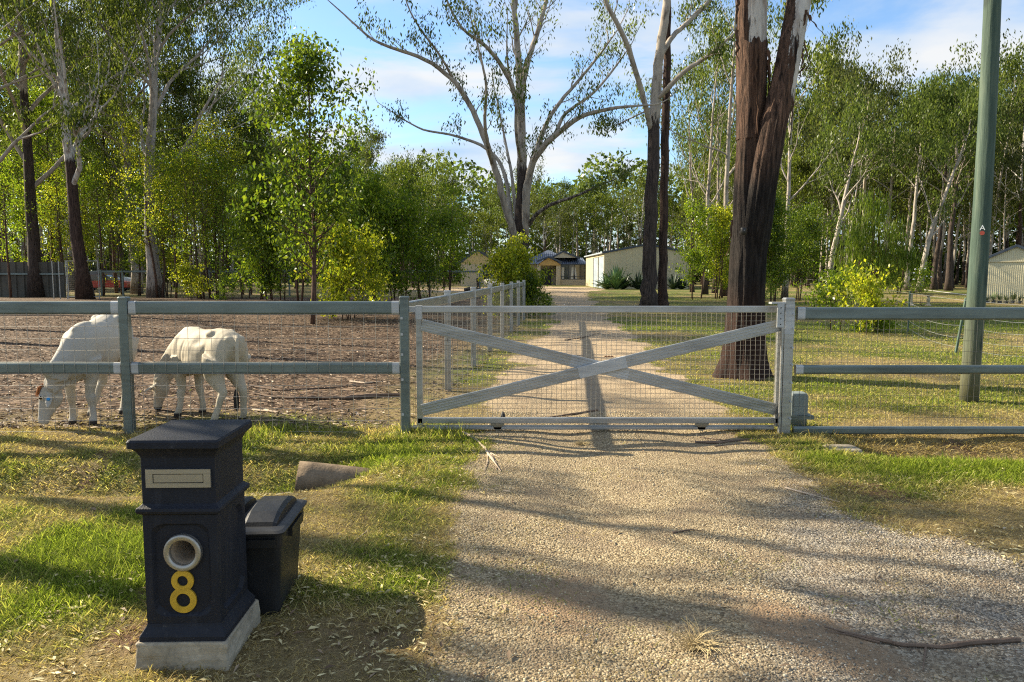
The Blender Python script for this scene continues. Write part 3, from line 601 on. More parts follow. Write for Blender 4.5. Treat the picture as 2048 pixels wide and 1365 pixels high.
# lower shaft with sunk panels
hw, hd = 0.147, 0.165; zb0, zb1 = 0.178, 0.635
m = MB(); sq(m, [(.172, .190, .118), (.172, .190, .138), (.168, .186, .146), (.153, .170, .172), (.148, .166, .184)], 3, .004)
m.build('base', M_mb, mbx)
body = MB()
def panel(origin, ux, w2, uz0, uz1, nrm, hole=None):
    """face of half-width w2, with a sunk chamfered panel; optional round hole (cx,z,r)"""
    ux = np.array(ux); nrm = np.array(nrm); o = np.array(origin); zc = (uz0 + uz1) / 2; hz = (uz1 - uz0) / 2
    k = 48; ang = (np.arange(k) + .5) * 2 * math.pi / k
    def boxpt(a, W2, H2, ch=0.0):
        c_, s_ = math.cos(a), math.sin(a); t = min(W2 / max(abs(c_), 1e-6), H2 / max(abs(s_), 1e-6))
        if ch: t = min(t, (W2 + H2 - ch) / (abs(c_) + abs(s_)))
        return c_ * t, s_ * t
    def ring(W2, H2, ch, dep): return np.array([o + ux * p[0] + np.array((0, 0, zc + p[1])) + nrm * dep for p in (boxpt(a, W2, H2, ch) for a in ang)])
    # exact outer rectangle: snap corner rays
    outer = ring(w2, hz, 0, 0); corners = [(w2, hz), (-w2, hz), (-w2, -hz), (w2, -hz)]
    for cxx, czz in corners:
        a = math.atan2(czz, cxx) % (2 * math.pi); i = int(np.argmin(np.abs(((ang - a + math.pi) % (2 * math.pi)) - math.pi))); outer[i] = o + ux * cxx + np.array((0, 0, zc + czz))
    rsq = [outer, ring(w2 - .030, hz - .035, .030, 0), ring(w2 - .042, hz - .047, .036, -.014)]
    if hole is not None:
        hx, hz_, hr = hole
        rsq.append(np.array([o + ux * (hx + hr * math.cos(a)) + np.array((0, 0, hz_ + hr * math.sin(a))) + nrm * -.014 for a in ang]))
        body.rings(rsq, caps=False); 
    else:
        body.rings(rsq, caps=False); body.add(rsq[-1], [tuple(range(k))])
HZ = 0.478
panel((0, -hd, 0), (1, 0, 0), hw, zb0, zb1, (0, -1, 0), (0.005, HZ, 0.053))
panel((hw, 0, 0), (0, 1, 0), hd, zb0, zb1, (1, 0, 0)); panel((0, hd, 0), (-1, 0, 0), hw, zb0, zb1, (0, 1, 0)); panel((-hw, 0, 0), (0, -1, 0), hd, zb0, zb1, (-1, 0, 0))
sq(body, [(.147, .165, .6355), (.152, .170, .639), (.163, .181, .645), (.167, .185, .655), (.165, .183, .666), (.154, .172, .674), (.146, .164, .682), (.146, .164, .868), (.148, .166, .876), (.152, .170, .884), (.158, .176, .896), (.170, .188, .910), (.172, .192, .9125)], 3, .004)
body.build('body', M_mb, mbx)
m = MB(); sq(m, [(.174, .205, .913), (.179, .211, .917), (.179, .211, .941), (.174, .206, .949)], 4, .012); m.build('cap', M_mb, mbx, False)
# letter slot
m = MB(); cxs, czs = 0.004, .787; yf = -.164
m.box((cxs - .128, yf - .010, czs - .037), (cxs + .128, yf - .0005, czs - .019)); m.box((cxs - .128, yf - .010, czs + .019), (cxs + .128, yf - .0005, czs + .037))
m.box((cxs - .128, yf - .010, czs - .0185), (cxs - .100, yf - .0005, czs + .0185)); m.box((cxs + .100, yf - .010, czs - .0185), (cxs + .128, yf - .0005, czs + .0185))
sp = m.build('slot_plate', M_sil, mbx)
m = MB(); m.box((cxs - .097, yf - .008, czs - .016), (cxs + .097, yf - .002, czs + .016)); m.build('flap', M_sil, sp)
# newspaper tube
m = MB(); a_ = np.arange(32) * 2 * math.pi / 32
def circ(r, y): return np.stack([0.005 + r * np.cos(a_), np.full(32, y), HZ + r * np.sin(a_)], 1)
m.rings([circ(.0515, -.10), circ(.0515, -.164), circ(.055, -.169), circ(.070, -.171), circ(.075, -.168), circ(.077, -.163), circ(.075, -.161), circ(.078, -.158), circ(.077, -.151)], caps=False)
m.build('newspaper_ring', M_sil, mbx, True)
m = MB(); m.rings([circ(.0512, -.15), circ(.0512, .12)], caps=False); m.add(circ(.0512, .12), [tuple(range(32))]); m.build('newspaper_tube', simple('tube_inside', (.42, .34, .25), .8, 0, .35, 6), mbx, False)
# number 8
cu = bpy.data.curves.new('eight', 'CURVE'); cu.dimensions = '2D'; cu.fill_mode = 'BOTH'; cu.extrude = 0.0035; cu.bevel_depth = 0.001
def spl(pts):
    s_ = cu.splines.new('POLY'); s_.points.add(len(pts) - 1); s_.use_cyclic_u = True
    for i, p in enumerate(pts): s_.points[i].co = (p[0], p[1], 0, 1)
r1, r2, c1, c2_ = .0365, .0435, .0335, -.0335
aa = np.linspace(0, 2 * math.pi, 160, endpoint=False); pts = []
for a in aa:  # outer outline of the union of two discs, seen from the middle
    d = np.array((math.sin(a), math.cos(a))); best = .022 / max(abs(d[0]), .3) if abs(d[1]) < .5 else 0
    for cc, rr in ((c1, r1), (c2_, r2)):
        bq = d[1] * cc; q = bq * bq - (cc * cc - rr * rr)
        if q > 0: best = max(best, bq + math.sqrt(q))
    pts.append(d * best)
spl(pts)
for cc, rr in ((c1, .019), (c2_, .0245)): spl([(rr * math.cos(a), cc + rr * math.sin(a)) for a in np.linspace(0, 2 * math.pi, 40, endpoint=False)])
tmp = bpy.data.objects.new('t', cu); C.objects.link(tmp); bpy.context.view_layer.update()
me8 = bpy.data.meshes.new_from_object(tmp.evaluated_get(bpy.context.evaluated_depsgraph_get())); bpy.data.objects.remove(tmp)
M_yel8 = simple('worn_yellow_paint', (0.50, 0.31, 0.025), 0.55, 0.1, 0.3, 25, .3, 200)
me8.materials.clear(); o8 = link('number_eight', me8, M_yel8, mbx); o8.rotation_euler = (R(90), 0, 0); o8.location = (-.002, -hd + .014 - .0045, .318); o8.scale = (1.2, 1.2, 1)
mbx.rotation_euler = (0, 0, R(1.2))

# ================================================================== wheelie bin
t = NT('scuffed_bin'); o_ = t.obj(); sc_ = t.noise(t.scale(o_, (3, 40, 3)), 3, 6, .7, 1.2); n_ = t.noise(o_, 5, 4)
c_ = t.mix(t.ramp(sc_, [(.62, 0.0), (.72, .6)]), t.ramp(n_, [(.3, (.009, .0095, .010)), (.7, (.019, .0195, .021))]), (.10, .10, .10))
M_binscuff = t.pbsdf(c_, t.math('ADD', t.math('MULTIPLY', sc_, .3), .35), 0, t.bump(sc_, .2, .002), .35)
M_bin = simple('black_bin_plastic', (0.013, 0.0135, 0.0145), 0.45, 0, 0.3, 4, 0.15, 90, 0.32)
bn = thing('wheelie_bin', 'short black plastic wheelie bin with a humped lid behind the navy letterbox', 'bin', (-1.285, 3.525, -.045), R(3))
m = MB(); sq(m, [(.172, .185, .03), (.182, .195, .045), (.205, .222, .40), (.208, .226, .405)], 4, .03); m.build('body', M_binscuff, bn)
m = MB(); sq(m, [(.201, .228, .385), (.214, .240, .39), (.214, .240, .445), (.218, .245, .45)], 4, .03); m.build('rim', M_bin, bn)
m = MB(); m.box((.04, -.262, .398), (.19, -.2405, .435)); m.build('lip', M_bin, bn); m = MB(); m.box((.2145, -.10, .395), (.232, .12, .437)); m.build('lip', M_bin, bn)
lid = MB(); sq(lid, [(.212, .24, .4505), (.228, .256, .452), (.230, .258, .462), (.216, .244, .470), (.19, .21, .476)], 4, .035)
lo = lid.build('lid', M_binscuff, bn)
for cx in (-.102, .102):
    h = MB(); ks = []
    for y, z in ((-.20, .470), (-.18, .492), (-.10, .520), (.02, .532), (.12, .526), (.19, .505), (.215, .472)):
        hw_ = .082; pr = np.array([(-hw_, .464), (-hw_ * .95, (z - .464) * .75 + .464), (-hw_ * .75, z), (hw_ * .75, z), (hw_ * .95, (z - .464) * .75 + .464), (hw_, .464)])
        ks.append(np.stack([pr[:, 0] + cx, np.full(6, y), pr[:, 1]], 1))
    h.rings(ks); h.build('lid_hump', M_bin, lo)
for sx in (-1, 1):
    m = MB(); m.tube([(sx * .13, .19, .075), (sx * .165, .19, .075)], .075, 20); m.build('wheel', M_bin, bn)
m = MB(); m.tube([(-.15, .275, .44), (.15, .275, .44)], .012, 8); m.tube([(-.15, .23, .43), (-.15, .275, .44)], .01, 6); m.tube([(.15, .23, .43), (.15, .275, .44)], .01, 6); m.build('handle', M_bin, bn)
for fx_ in (.02, -.055): m = MB(); m.box((fx_, -.15, -.002), (fx_ + .035, -.11, .031)); m.build('foot', M_bin, bn)

# ================================================================== culvert pipe
cp = thing('culvert_pipe', 'old brown concrete culvert pipe poking out of the grass bank left of the driveway', 'pipe', (-1.76, 5.93, -.08))
m = MB(); pa = np.array((0, 0, 0.0)); pb = np.array((1.95, .37, -0.32)); d_ = (pb - pa) / np.linalg.norm(pb - pa)
def pr_(p, r): 
    u = np.cross(d_, (0, 0, 1.0)); u /= np.linalg.norm(u); v = np.cross(u, d_); a = np.arange(28) * 2 * math.pi / 28
    return p + r * (np.cos(a)[:, None] * u + np.sin(a)[:, None] * v)
m.rings([pr_(pa + d_ * .5, .115), pr_(pa, .115), pr_(pa, .15), pr_(pa + d_ * .1, .153), pr_(pb, .15)], caps=False)
m.build('pipe_wall', simple('old_pipe_concrete', (.165, .125, .085), .95, 0, .55, 9, 1.0, 45, .1), cp, True)
q = thing('concrete_slab', 'worn pale concrete slab end beside the driveway just in front of the gate post', 'slab', (3.02, 6.66, -.05))
m = MB(); m.rings([np.stack([rrect(.16, .12, .05, 3)[:, 0] * s_, rrect(.16, .12, .05, 3)[:, 1] * s_, np.full(16, z)], 1) for s_, z in ((1, -.05), (1, .03), (.92, .06), (.8, .068))]); m.build('slab', M_conc, q)

# ================================================================== pole
pp = thing('power_pole', 'tall green treated timber pole behind the right-hand rail fence', 'pole', (5.72, 9.15, 0))
t = NT('treated_timber'); o_ = t.obj(); n_ = t.noise(t.scale(o_, (7, 7, .5)), 2.2, 7, .65); n2_ = t.noise(o_, 1.1, 3)
c_ = t.ramp(n_, [(.3, (.030, .052, .040)), (.5, (.058, .090, .068)), (.7, (.115, .145, .105))]); sx = t.n('SeparateXYZ'); t.L.new(o_, sx.inputs[0])
low = t.n('MapRange'); t.L.new(sx.outputs[2], low.inputs[0]); low.inputs[1].default_value = 1.5; low.inputs[2].default_value = .2
c_ = t.mix(t.math('MULTIPLY', low.outputs[0], .7), c_, (.13, .115, .06))
kn = t.n('TexVoronoi'); kn.inputs['Scale'].default_value = 1.5; t.L.new(t.scale(o_, (2.4, 2.4, 1)), kn.inputs['Vector']); c_ = t.mix(t.ramp(kn.outputs['Distance'], [(.16, .85), (.26, 0.0)]), c_, (.025, .04, .032))
M_pole = t.pbsdf(c_, .75, 0, t.bump(n_, .7, .02), .25)
m = MB(); zs = np.linspace(-.1, 11, 24); P = [(0.02 * math.sin(z * .6), 0.01 * math.cos(z), z) for z in zs]
m.tube(P, np.interp(zs, [0, 11], [.108, .072]), 28, flute=lambda i, a: 1 + .012 * np.sin(3 * a + i * .8) + .01 * np.sin(7 * a + i)); m.build('shaft', M_pole, pp, True)
def letter_A(h, parent, loc, rot):
    cu = bpy.data.curves.new('A', 'FONT'); cu.body = 'A'; cu.size = h; cu.align_x = 'CENTER'; cu.extrude = .001
    tmp = bpy.data.objects.new('t', cu); C.objects.link(tmp); bpy.context.view_layer.update()
    me = bpy.data.meshes.new_from_object(tmp.evaluated_get(bpy.context.evaluated_depsgraph_get())); bpy.data.objects.remove(tmp); me.materials.clear()
    o = link('letter', me, simple('white_tag', (.75, .78, .8), .4), parent); o.location = loc; o.rotation_euler = rot
pz = float(W(1966, 455, 9.0)[2]); aA = -R(90) + R(3)   # direction from the pole towards the viewer
vx, vy = -5.72, -9.0; vl = math.hypot(vx, vy); vx /= vl; vy /= vl; sxr, syr = -vy, vx
off = .035; rr_ = .095
letter_A(.085, pp, (vx * rr_ + sxr * off, vy * rr_ + syr * off, pz - .03), (R(90), 0, math.atan2(sxr * 1, 1) * 0 + math.atan2(syr, sxr) + 0.0))
m = MB(); cen = np.array((vx * (rr_ - .004) + sxr * off, vy * (rr_ - .004) + syr * off, pz - .066)); m.tube([cen, cen + np.array((vx, vy, 0)) * .01], .026, 20); m.build('red_disc', simple('red_tag', (.28, .05, .03), .5), pp)
# ================================================================== calves
def remesh(mb, name, mat, parent, vox=0.0115, sm=7, post_fn=None):
    me = bpy.data.meshes.new('tmp'); me.from_pydata(np.concatenate(mb.v).tolist(), [], mb.f); me.update()
    bmx = bmesh.new(); bmx.from_mesh(me); bmesh.ops.recalc_face_normals(bmx, faces=bmx.faces[:]); bmx.to_mesh(me); bmx.free()
    o = bpy.data.objects.new('tmp', me); C.objects.link(o)
    md = o.modifiers.new('r', 'REMESH'); md.mode = 'VOXEL'; md.voxel_size = vox
    m2 = o.modifiers.new('s', 'SMOOTH'); m2.factor = .5; m2.iterations = sm
    bpy.context.view_layer.update(); r = bpy.data.meshes.new_from_object(o.evaluated_get(bpy.context.evaluated_depsgraph_get())); bpy.data.objects.remove(o)
    if post_fn: post_fn(r)
    r.polygons.foreach_set('use_smooth', [True] * len(r.polygons)); r.name = name
    return link(name, r, mat, parent)
def ell_ring(c, t, ry, rz, k=20, pinch=0.0):
    c = np.array(c, float); t = np.array(t, float); t /= np.linalg.norm(t); s_ = np.cross((0, 0, 1.0), t)
    if np.linalg.norm(s_) < .2: s_ = np.array((0, 1.0, 0))
    s_ /= np.linalg.norm(s_); u = np.cross(t, s_); a = np.arange(k) * 2 * math.pi / k
    return c + (np.cos(a) * ry)[:, None] * s_ + (np.sin(a) * rz)[:, None] * u
def blob(mb, c, r, rot=0.0):
    v = icoV2 * np.array(r); M = Matrix.Rotation(rot, 3, 'Y'); v = v @ np.array(M).T + np.array(c); mb.add(v, icoF2)
ic2 = bmesh.new(); bmesh.ops.create_icosphere(ic2, subdivisions=3, radius=1.0); icoV2 = np.array([v.co[:] for v in ic2.verts]); icoF2 = [tuple(v.index for v in f.verts) for f in ic2.faces]; ic2.free()
def calf(name, label, loc, rz, sc, legs, head, hair, coat, blue_tag=False, tail_side=0.03, neckz=0.0, tilt=.03, ear=.55):
    th_ = thing(name, label, 'calf', loc, rz, None, sc); b = MB()
    sec = [(-.66, .90, .05, .05), (-.62, .87, .13, .13), (-.54, .845, .19, .20), (-.44, .83, .212, .245), (-.30, .825, .205, .262), (-.14, .80, .225, .272), (.04, .785, .238, .280), (.20, .79, .225, .285), (.34, .80, .192, .285), (.46, .80, .160, .265), (.56, .765, .125, .235), (.64, .72, .095, .18)]
    b.rings([ell_ring((x, 0, z), (1, 0, 0), ry, rz_) for x, z, ry, rz_ in sec])
    for s_ in (-1, 1):
        blob(b, (-.31, s_ * .125, 1.02), (.08, .055, .05)); blob(b, (-.58, s_ * .09, .95), (.06, .04, .05))   # hip and pin bones
        blob(b, (-.44, s_ * .13, .80), (.17, .085, .21), .25); blob(b, (.40, s_ * .125, .80), (.12, .065, .22), -.25); blob(b, (.0, s_ * .13, .72), (.26, .11, .18))
        blob(b, (.35, s_ * .05, 1.02), (.09, .05, .05))
    blob(b, (.30, 0, 1.055), (.20, .06, .045)); blob(b, (.42, 0, .56), (.13, .07, .08)); blob(b, (-.22, 0, .56), (.10, .03, .03))
    # neck to head
    hx, hy, hz, yaw = head
    poll = np.array((hx, hy, hz)); mid = np.array((.80, hy * .4, (.72 + hz) / 2 + .06 + neckz))
    nk = [((.50, 0, .82), .11, .21), ((.66, hy * .12, .74 + neckz * .5), .10, .165), (mid, .082, .135), (poll * .55 + mid * .45 + (0.01, 0, .0), .07, .115), (poll + (-.03, 0, -.02), .068, .105)]
    Pn = np.array([n_[0] for n_ in nk]); Tn = np.gradient(Pn, axis=0)
    b.rings([ell_ring(p, tt, ry, rz_) for (p, ry, rz_), tt in zip(nk, Tn)])
    # dewlap
    dl = np.array([(.40, 0, .50), (.56, 0, .48), (.68, hy * .15, .46), (.80, hy * .4, .42 + neckz * .3), (hx - .10, hy * .8, hz - .10)])
    b.rings([np.array([p + (0, .012, .12), p + (0, .014, 0), p + (0, 0, -.03), p + (0, -.014, 0), p + (0, -.012, .12)]) for p in dl])
    # head : poll down to muzzle
    fy = np.array((math.cos(yaw), math.sin(yaw), 0.0)); dn = np.array((0, 0, -1.0)); hd_ = dn * .97 + fy * .22; hd_ /= np.linalg.norm(hd_)
    side = np.cross((0, 0, 1.0), fy); fr_ = np.cross(side, hd_); fr_ = fr_ if np.dot(fr_, fy) > 0 else -fr_
    def hring(s_, w_, dpt, o_=0.0):
        c0 = poll + hd_ * s_ + fr_ * o_; a = np.arange(20) * 2 * math.pi / 20
        return c0 + (np.cos(a) * w_)[:, None] * side + (np.sin(a) * dpt)[:, None] * fr_
    b.rings([hring(-.055, .035, .05, .0), hring(-.03, .070, .085, .0), hring(.03, .086, .105, -.01), hring(.10, .085, .118, -.022), hring(.17, .070, .108, -.02), hring(.24, .053, .085, -.005), hring(.31, .047, .066, .004), hring(.355, .053, .060, .006), hring(.385, .050, .052, .002), hring(.40, .036, .036, 0)])
    for s_ in (-1, 1):
        blob(b, poll + hd_ * .11 + side * s_ * .070 + fr_ * .05, (.03, .03, .03))
        # long pendulous ear
        e0 = poll + hd_ * .035 + side * s_ * .075 - fr_ * .02; el = side * s_ * ear + hd_ * .70 - fr_ * .15; el /= np.linalg.norm(el); ew = np.cross(el, side * s_); ew /= np.linalg.norm(ew); en = np.cross(el, ew)
        b.rings([np.array([e0 + el * q_ + ew * w_, e0 + el * q_ + en * .016, e0 + el * q_ - ew * w_, e0 + el * q_ - en * .010]) for q_, w_ in ((-.02, .02), (.03, .034), (.09, .050), (.14, .044), (.185, .022), (.20, .006))])
        if blue_tag and s_ == blue_tag:
            tp = e0 + el * .10 + en * .022; tq = e0 + el * .10 - en * .022
            mt = MB(); mt.tube([tq, tp], .017, 14); mt.build('ear_tag', simple('blue_tag', (.02, .22, .50), .4), th_)
        me_ = MB(); blob(me_, poll + hd_ * .115 + side * s_ * .083 + fr_ * .056, (.019, .019, .021)); me_.build('eye', simple('eye', (.012, .009, .008), .15), th_, True)
    # legs
    for kind, x0_, s_, foot in legs:
        fx, fy_ = foot
        if kind == 'f':
            Pl = [(x0_, s_ * .125, .74), (x0_ - .01, s_ * .13, .60), (x0_ + .2 * (fx - x0_), s_ * .125, .50), (x0_ + .45 * (fx - x0_) + .012, s_ * .11, .335), (x0_ + .6 * (fx - x0_) + .012, s_ * .11 + .3 * fy_, .29), (x0_ + .75 * (fx - x0_), s_ * .11 + .5 * fy_, .20), (x0_ + .9 * (fx - x0_), s_ * .11 + .8 * fy_, .105), (fx + .012, s_ * .11 + fy_, .06), (fx + .03, s_ * .11 + fy_, .035), (fx + .035, s_ * .11 + fy_, -.012)]
            rl = [.115, .095, .068, .048, .050, .034, .038, .040, .043, .050]
        else:
            Pl = [(x0_, s_ * .125, .76), (x0_ + .05, s_ * .14, .62), (x0_ + .055, s_ * .135, .54), (x0_ - .02 + .3 * (fx - x0_), s_ * .125, .44), (x0_ - .075 + .55 * (fx - x0_), s_ * .12, .365), (x0_ - .06 + .7 * (fx - x0_), s_ * .115 + .4 * fy_, .30), (x0_ - .03 + .85 * (fx - x0_), s_ * .11 + .7 * fy_, .18), (x0_ - .015 + (fx - x0_), s_ * .11 + fy_, .10), (fx + .01, s_ * .11 + fy_, .055), (fx + .03, s_ * .11 + fy_, .033), (fx + .035, s_ * .11 + fy_, -.012)]
            rl = [.17, .135, .105, .068, .052, .043, .036, .040, .040, .043, .050]
        b.tube(Pl, rl, 16)
    # tail
    tp = [(-.62, 0, .98), (-.675, tail_side * .4, .96), (-.705, tail_side, .86), (-.71, tail_side, .66), (-.70, tail_side * 1.2, .48), (-.69, tail_side * 1.4, .40)]
    b.tube(tp, [.035, .030, .024, .018, .015, .013], 10)
    def disp(r):
        n = len(r.vertices); co = np.empty(n * 3); r.vertices.foreach_get('co', co); co = co.reshape(-1, 3); no = np.empty(n * 3); r.vertices.foreach_get('normal', no); no = no.reshape(-1, 3)
        d = (vn(co[:, 0] * 1.0 + co[:, 1], co[:, 2] + co[:, 1] * .5, .11, 9) - .5) * .006 + (vn(co[:, 0], co[:, 2] * .35 + co[:, 1], .05, 12) - .5) * .002
        dent = -.026 * np.exp(-((co[:, 0] + .13) / .085) ** 2 - ((co[:, 2] - .945) / .055) ** 2) * (np.abs(co[:, 1]) > .06) - .016 * np.exp(-((co[:, 0] + .23 + (co[:, 2] - .7) * .3) / .035) ** 2) * sst(.95, .8, co[:, 2]) * sst(.5, .6, co[:, 2]) - .010 * np.exp(-((co[:, 0] - .235 + (co[:, 2] - .7) * .35) / .03) ** 2) * sst(.98, .85, co[:, 2]) * sst(.52, .62, co[:, 2]) + .0012 * np.sin(co[:, 0] * 85 + co[:, 2] * 18) * sst(-.1, 0, co[:, 0]) * sst(.25, .18, co[:, 0]) * sst(.98, .9, co[:, 2]) * sst(.55, .65, co[:, 2])
        d = d + dent; fold = np.sin(co[:, 0] * 95 + co[:, 2] * 22) * .006 * sst(.36, .5, co[:, 0]) * sst(.74, .62, co[:, 2]) * sst(.38, .5, co[:, 2])
        co = co + no * (d + fold)[:, None]; co[:, 2] += tilt * (.25 - co[:, 0]) * sst(.35, .7, co[:, 2]); r.vertices.foreach_set('co', co.ravel()); r.update()
    bd = remesh(b, 'body', coat, th_, 0.0105, 12, disp)
    # dark brush of the tail
    m = MB(); bt = np.array((-.69, tail_side * 1.4, .41)); rg = random.Random(3)
    for i in range(60):
        dx, dy = rg.uniform(-.022, .022), rg.uniform(-.02, .02); l_ = rg.uniform(.14, .25)
        m.tube([bt + (dx * .3, dy * .3, .01), bt + (dx, dy, -.08), bt + (dx * .9, dy, -l_)], [.006, .008, .002], 4)
    m.build('tail_switch', simple('black_hair', (.02, .016, .014), .7), th_)
    if hair:
        m = MB()
        for i in range(150):
            u, v = rg.uniform(-1, 1), rg.uniform(0, 1); p = poll + side * u * .058 + hd_ * (-.045 + .05 * v) + fr_ * (.055 + .035 * v)
            l_ = rg.uniform(.06, .13); m.tube([p - fr_ * .03, p + fr_ * .018 + hd_ * .02, p + hd_ * l_ + fr_ * (.012 + .02 * rg.random()) + side * rg.uniform(-.01, .01)], [.006, .0065, .0015], 4)
        m.build('hair', simple('ginger_hair', (.34, .12, .035), .7, 0, .3), th_)
    return th_
def coatmat(name, base, grey_amt):
    t = NT(name); o_ = t.obj(); sx = t.n('SeparateXYZ'); t.L.new(o_, sx.inputs[0]); n_ = t.noise(o_, 4, 4); f_ = t.noise(t.scale(o_, (14, 14, 5)), 12, 4, .7)
    c_ = t.mix(t.math('MULTIPLY', n_, .5), base, tuple(x * .86 for x in base))
    c_ = t.mix(t.math('MULTIPLY', f_, .28), c_, tuple(x * .7 for x in base))
    gm_ = t.n('MapRange'); t.L.new(t.math('ADD', sx.outputs[0], t.math('MULTIPLY', t.math('SUBTRACT', n_, .5), .5)), gm_.inputs[0]); gm_.inputs[1].default_value = .15; gm_.inputs[2].default_value = .8; gm_.inputs[4].default_value = grey_amt
    c_ = t.mix(gm_.outputs[0], c_, (.33, .32, .31))
    hf = t.ramp(t.math('ADD', sx.outputs[2], t.math('MULTIPLY', t.math('SUBTRACT', n_, .5), .02)), [(.040, 1.0), (.052, 0.0)])
    c_ = t.mix(hf, c_, (.035, .028, .024))
    return t.pbsdf(c_, .72, 0, t.bump(f_, .35, .006), .2)
c1 = calf('calf', 'white calf with a ginger poll and blue ear tag, grazing at the netting', (-4.58, 8.10, 0), -R(90), .95,
     [('f', .40, 1, (.42, .03)), ('f', .40, -1, (.36, 0)), ('h', -.45, 1, (-.34, .02)), ('h', -.45, -1, (-.20, -.06))], (.68, -.17, .44, -1.35), True, coatmat('white_coat', (.44, .405, .335), .5), blue_tag=1, neckz=-.02, tilt=.14)
c1.scale = (.82, .99, .99)
calf('calf', 'cream white calf grazing with its head behind its foreleg and a black tail tip', (-3.36, 8.10, 0), math.atan2(.60, -.80), 0.92,
     [('f', .40, 1, (.36, .07)), ('f', .40, -1, (.34, -.02)), ('h', -.42, 1, (-.46, .10)), ('h', -.42, -1, (-.50, -.03))], (.90, .10, .40, .15), False, coatmat('cream_coat', (.45, .395, .30), .15), tail_side=.05, neckz=0, ear=1.6)

# ================================================================== buildings
def ribbed(mb, p0, p1, z0, ztop, pitch=.2, dep=.02, nrm=None):
    """ribbed wall sheet between two ground points; ztop(f) gives height at fraction"""
    p0 = np.array(p0, float); p1 = np.array(p1, float); Ln = np.linalg.norm(p1 - p0); n = max(2, int(Ln / pitch)); t = (p1 - p0) / Ln
    nr = np.array((t[1], -t[0])) if nrm is None else np.array(nrm)
    pts = []
    for i in range(n):
        for a, d in ((0, 0), (.62, 0), (.72, dep), (.9, dep)): pts.append(((i + a) / n, d))
    pts.append((1, 0)); vb = []; vt = []
    for f, d in pts:
        p = p0 + (p1 - p0) * f + nr * d; vb.append((*p, z0)); vt.append((*p, ztop(f)))
    k = len(pts); mb.add(vb + vt, [(i, i + 1, k + i + 1, k + i) for i in range(k - 1)])
def sheetmat(name, col, var=.08): return simple(name, col, .55, 0.05, var, 1.2, .05, 30, .35)
M_cream = sheetmat('cream_steel', (.50, .44, .29)); M_navy = sheetmat('dark_blue_steel', (.045, .06, .085)); M_roofg = sheetmat('grey_roof', (.30, .34, .38))
M_brick = NT('cream_brick'); bk = M_brick.n('TexBrick'); M_brick.L.new(M_brick.scale(M_brick.n('TexCoord').outputs['Generated'], (1, 1, 1)), bk.inputs['Vector'])
for k_, v_ in (('Color1', (.58, .50, .36, 1)), ('Color2', (.48, .41, .29, 1)), ('Mortar', (.24, .21, .16, 1))): bk.inputs[k_].default_value = v_
bk.inputs['Scale'].default_value = 3.2; bk.inputs['Brick Width'].default_value = .34; bk.inputs['Row Height'].default_value = .12; bk.inputs['Mortar Size'].default_value = .012
sxx = M_brick.n('SeparateXYZ'); M_brick.L.new(M_brick.obj(), sxx.inputs[0]); cc_ = M_brick.n('CombineXYZ'); M_brick.L.new(M_brick.math('ADD', sxx.outputs[0], sxx.outputs[1]), cc_.inputs[0]); M_brick.L.new(sxx.outputs[2], cc_.inputs[1]); M_brick.L.new(cc_.outputs[0], bk.inputs['Vector'])
M_brick = M_brick.pbsdf(bk.outputs[0], .85)
M_glass = simple('dark_glass', (.02, .025, .03), .08, 0, .1, 1, 0, 1, .8)
# big cream shed: front gable faces us
sh = thing('steel_shed', 'large cream steel shed with a dark-edged gable beyond the pair of trees', 'shed', (13.9, 77, 0))
x0, x1, y0, y1, ze, zr = 9.55, 18.3, 77.0, 96.0, 3.72, 4.52; xm = (x0 + x1) / 2
m = MB(); ribbed(m, (x0, y0), (x1, y0), 0, lambda f: ze + (zr - ze) * (1 - abs(2 * f - 1)), .6, .03); ribbed(m, (x1, y0), (x1, y1), 0, lambda f: ze, .6, .03); ribbed(m, (x1, y1), (x0, y1), 0, lambda f: ze + (zr - ze) * (1 - abs(2 * f - 1)), .6, .03)
for a, b in ((77, 77.5), (82.3, 82.7), (87.5, 96)): ribbed(m, (x0, b), (x0, a), 0, lambda f: ze, .6, .03)
m.add([(x0, 77.5, 3.4), (x0, 87.5, 3.4), (x0, 87.5, ze), (x0, 77.5, ze)], [(0, 1, 2, 3)]); m.build('wall', M_cream, sh)
m = MB()
for s_ in (0, 1):
    xa_, xb_ = (x0 - .15, xm) if s_ == 0 else (x1 + .15, xm)
    m.add([(xa_, y0 - .1, ze - .02), (xb_, y0 - .1, zr + .04), (xb_, y1 + .1, zr + .04), (xa_, y1 + .1, ze - .02), (xa_, y0 - .1, ze + .04), (xb_, y0 - .1, zr + .10), (xb_, y1 + .1, zr + .10), (xa_, y1 + .1, ze + .04)], [(0, 1, 2, 3), (4, 5, 6, 7), (0, 1, 5, 4), (1, 2, 6, 5), (2, 3, 7, 6), (3, 0, 4, 7)])
m.build('roof', M_roofg, sh)
m = MB(); m.bar((x0 - .2, y0 - .13, ze + .0), (xm, y0 - .13, zr + .05), .06, .2, .01); m.bar((xm, y0 - .13, zr + .05), (x1 + .2, y0 - .13, ze + .0), .06, .2, .01); m.build('barge_trim', M_navy, sh)
m = MB(); m.bar((x0 - .2, y0 - .1, ze), (x0 - .2, y1, ze), .14, .16, .03); m.build('gutter', M_roofg, sh)
for a, b in ((77.5, 82.3), (82.7, 87.5)):
    m = MB()
    for i in range(28): z = i * 3.4 / 28; m.box((x0 + .05, a, z + .01), (x0 + .10 + .03 * (i % 2), b, z + 3.4 / 28 - .005))
    m.build('roller_door', sheetmat('roller_door', (.30, .36, .42)), sh)
m = MB(); m.box((x0 + .3, y0 - .5, 0), (x0 + .62, y0 - .1, 1.35)); m.build('meter_box', M_navy, sh); rel(sh)
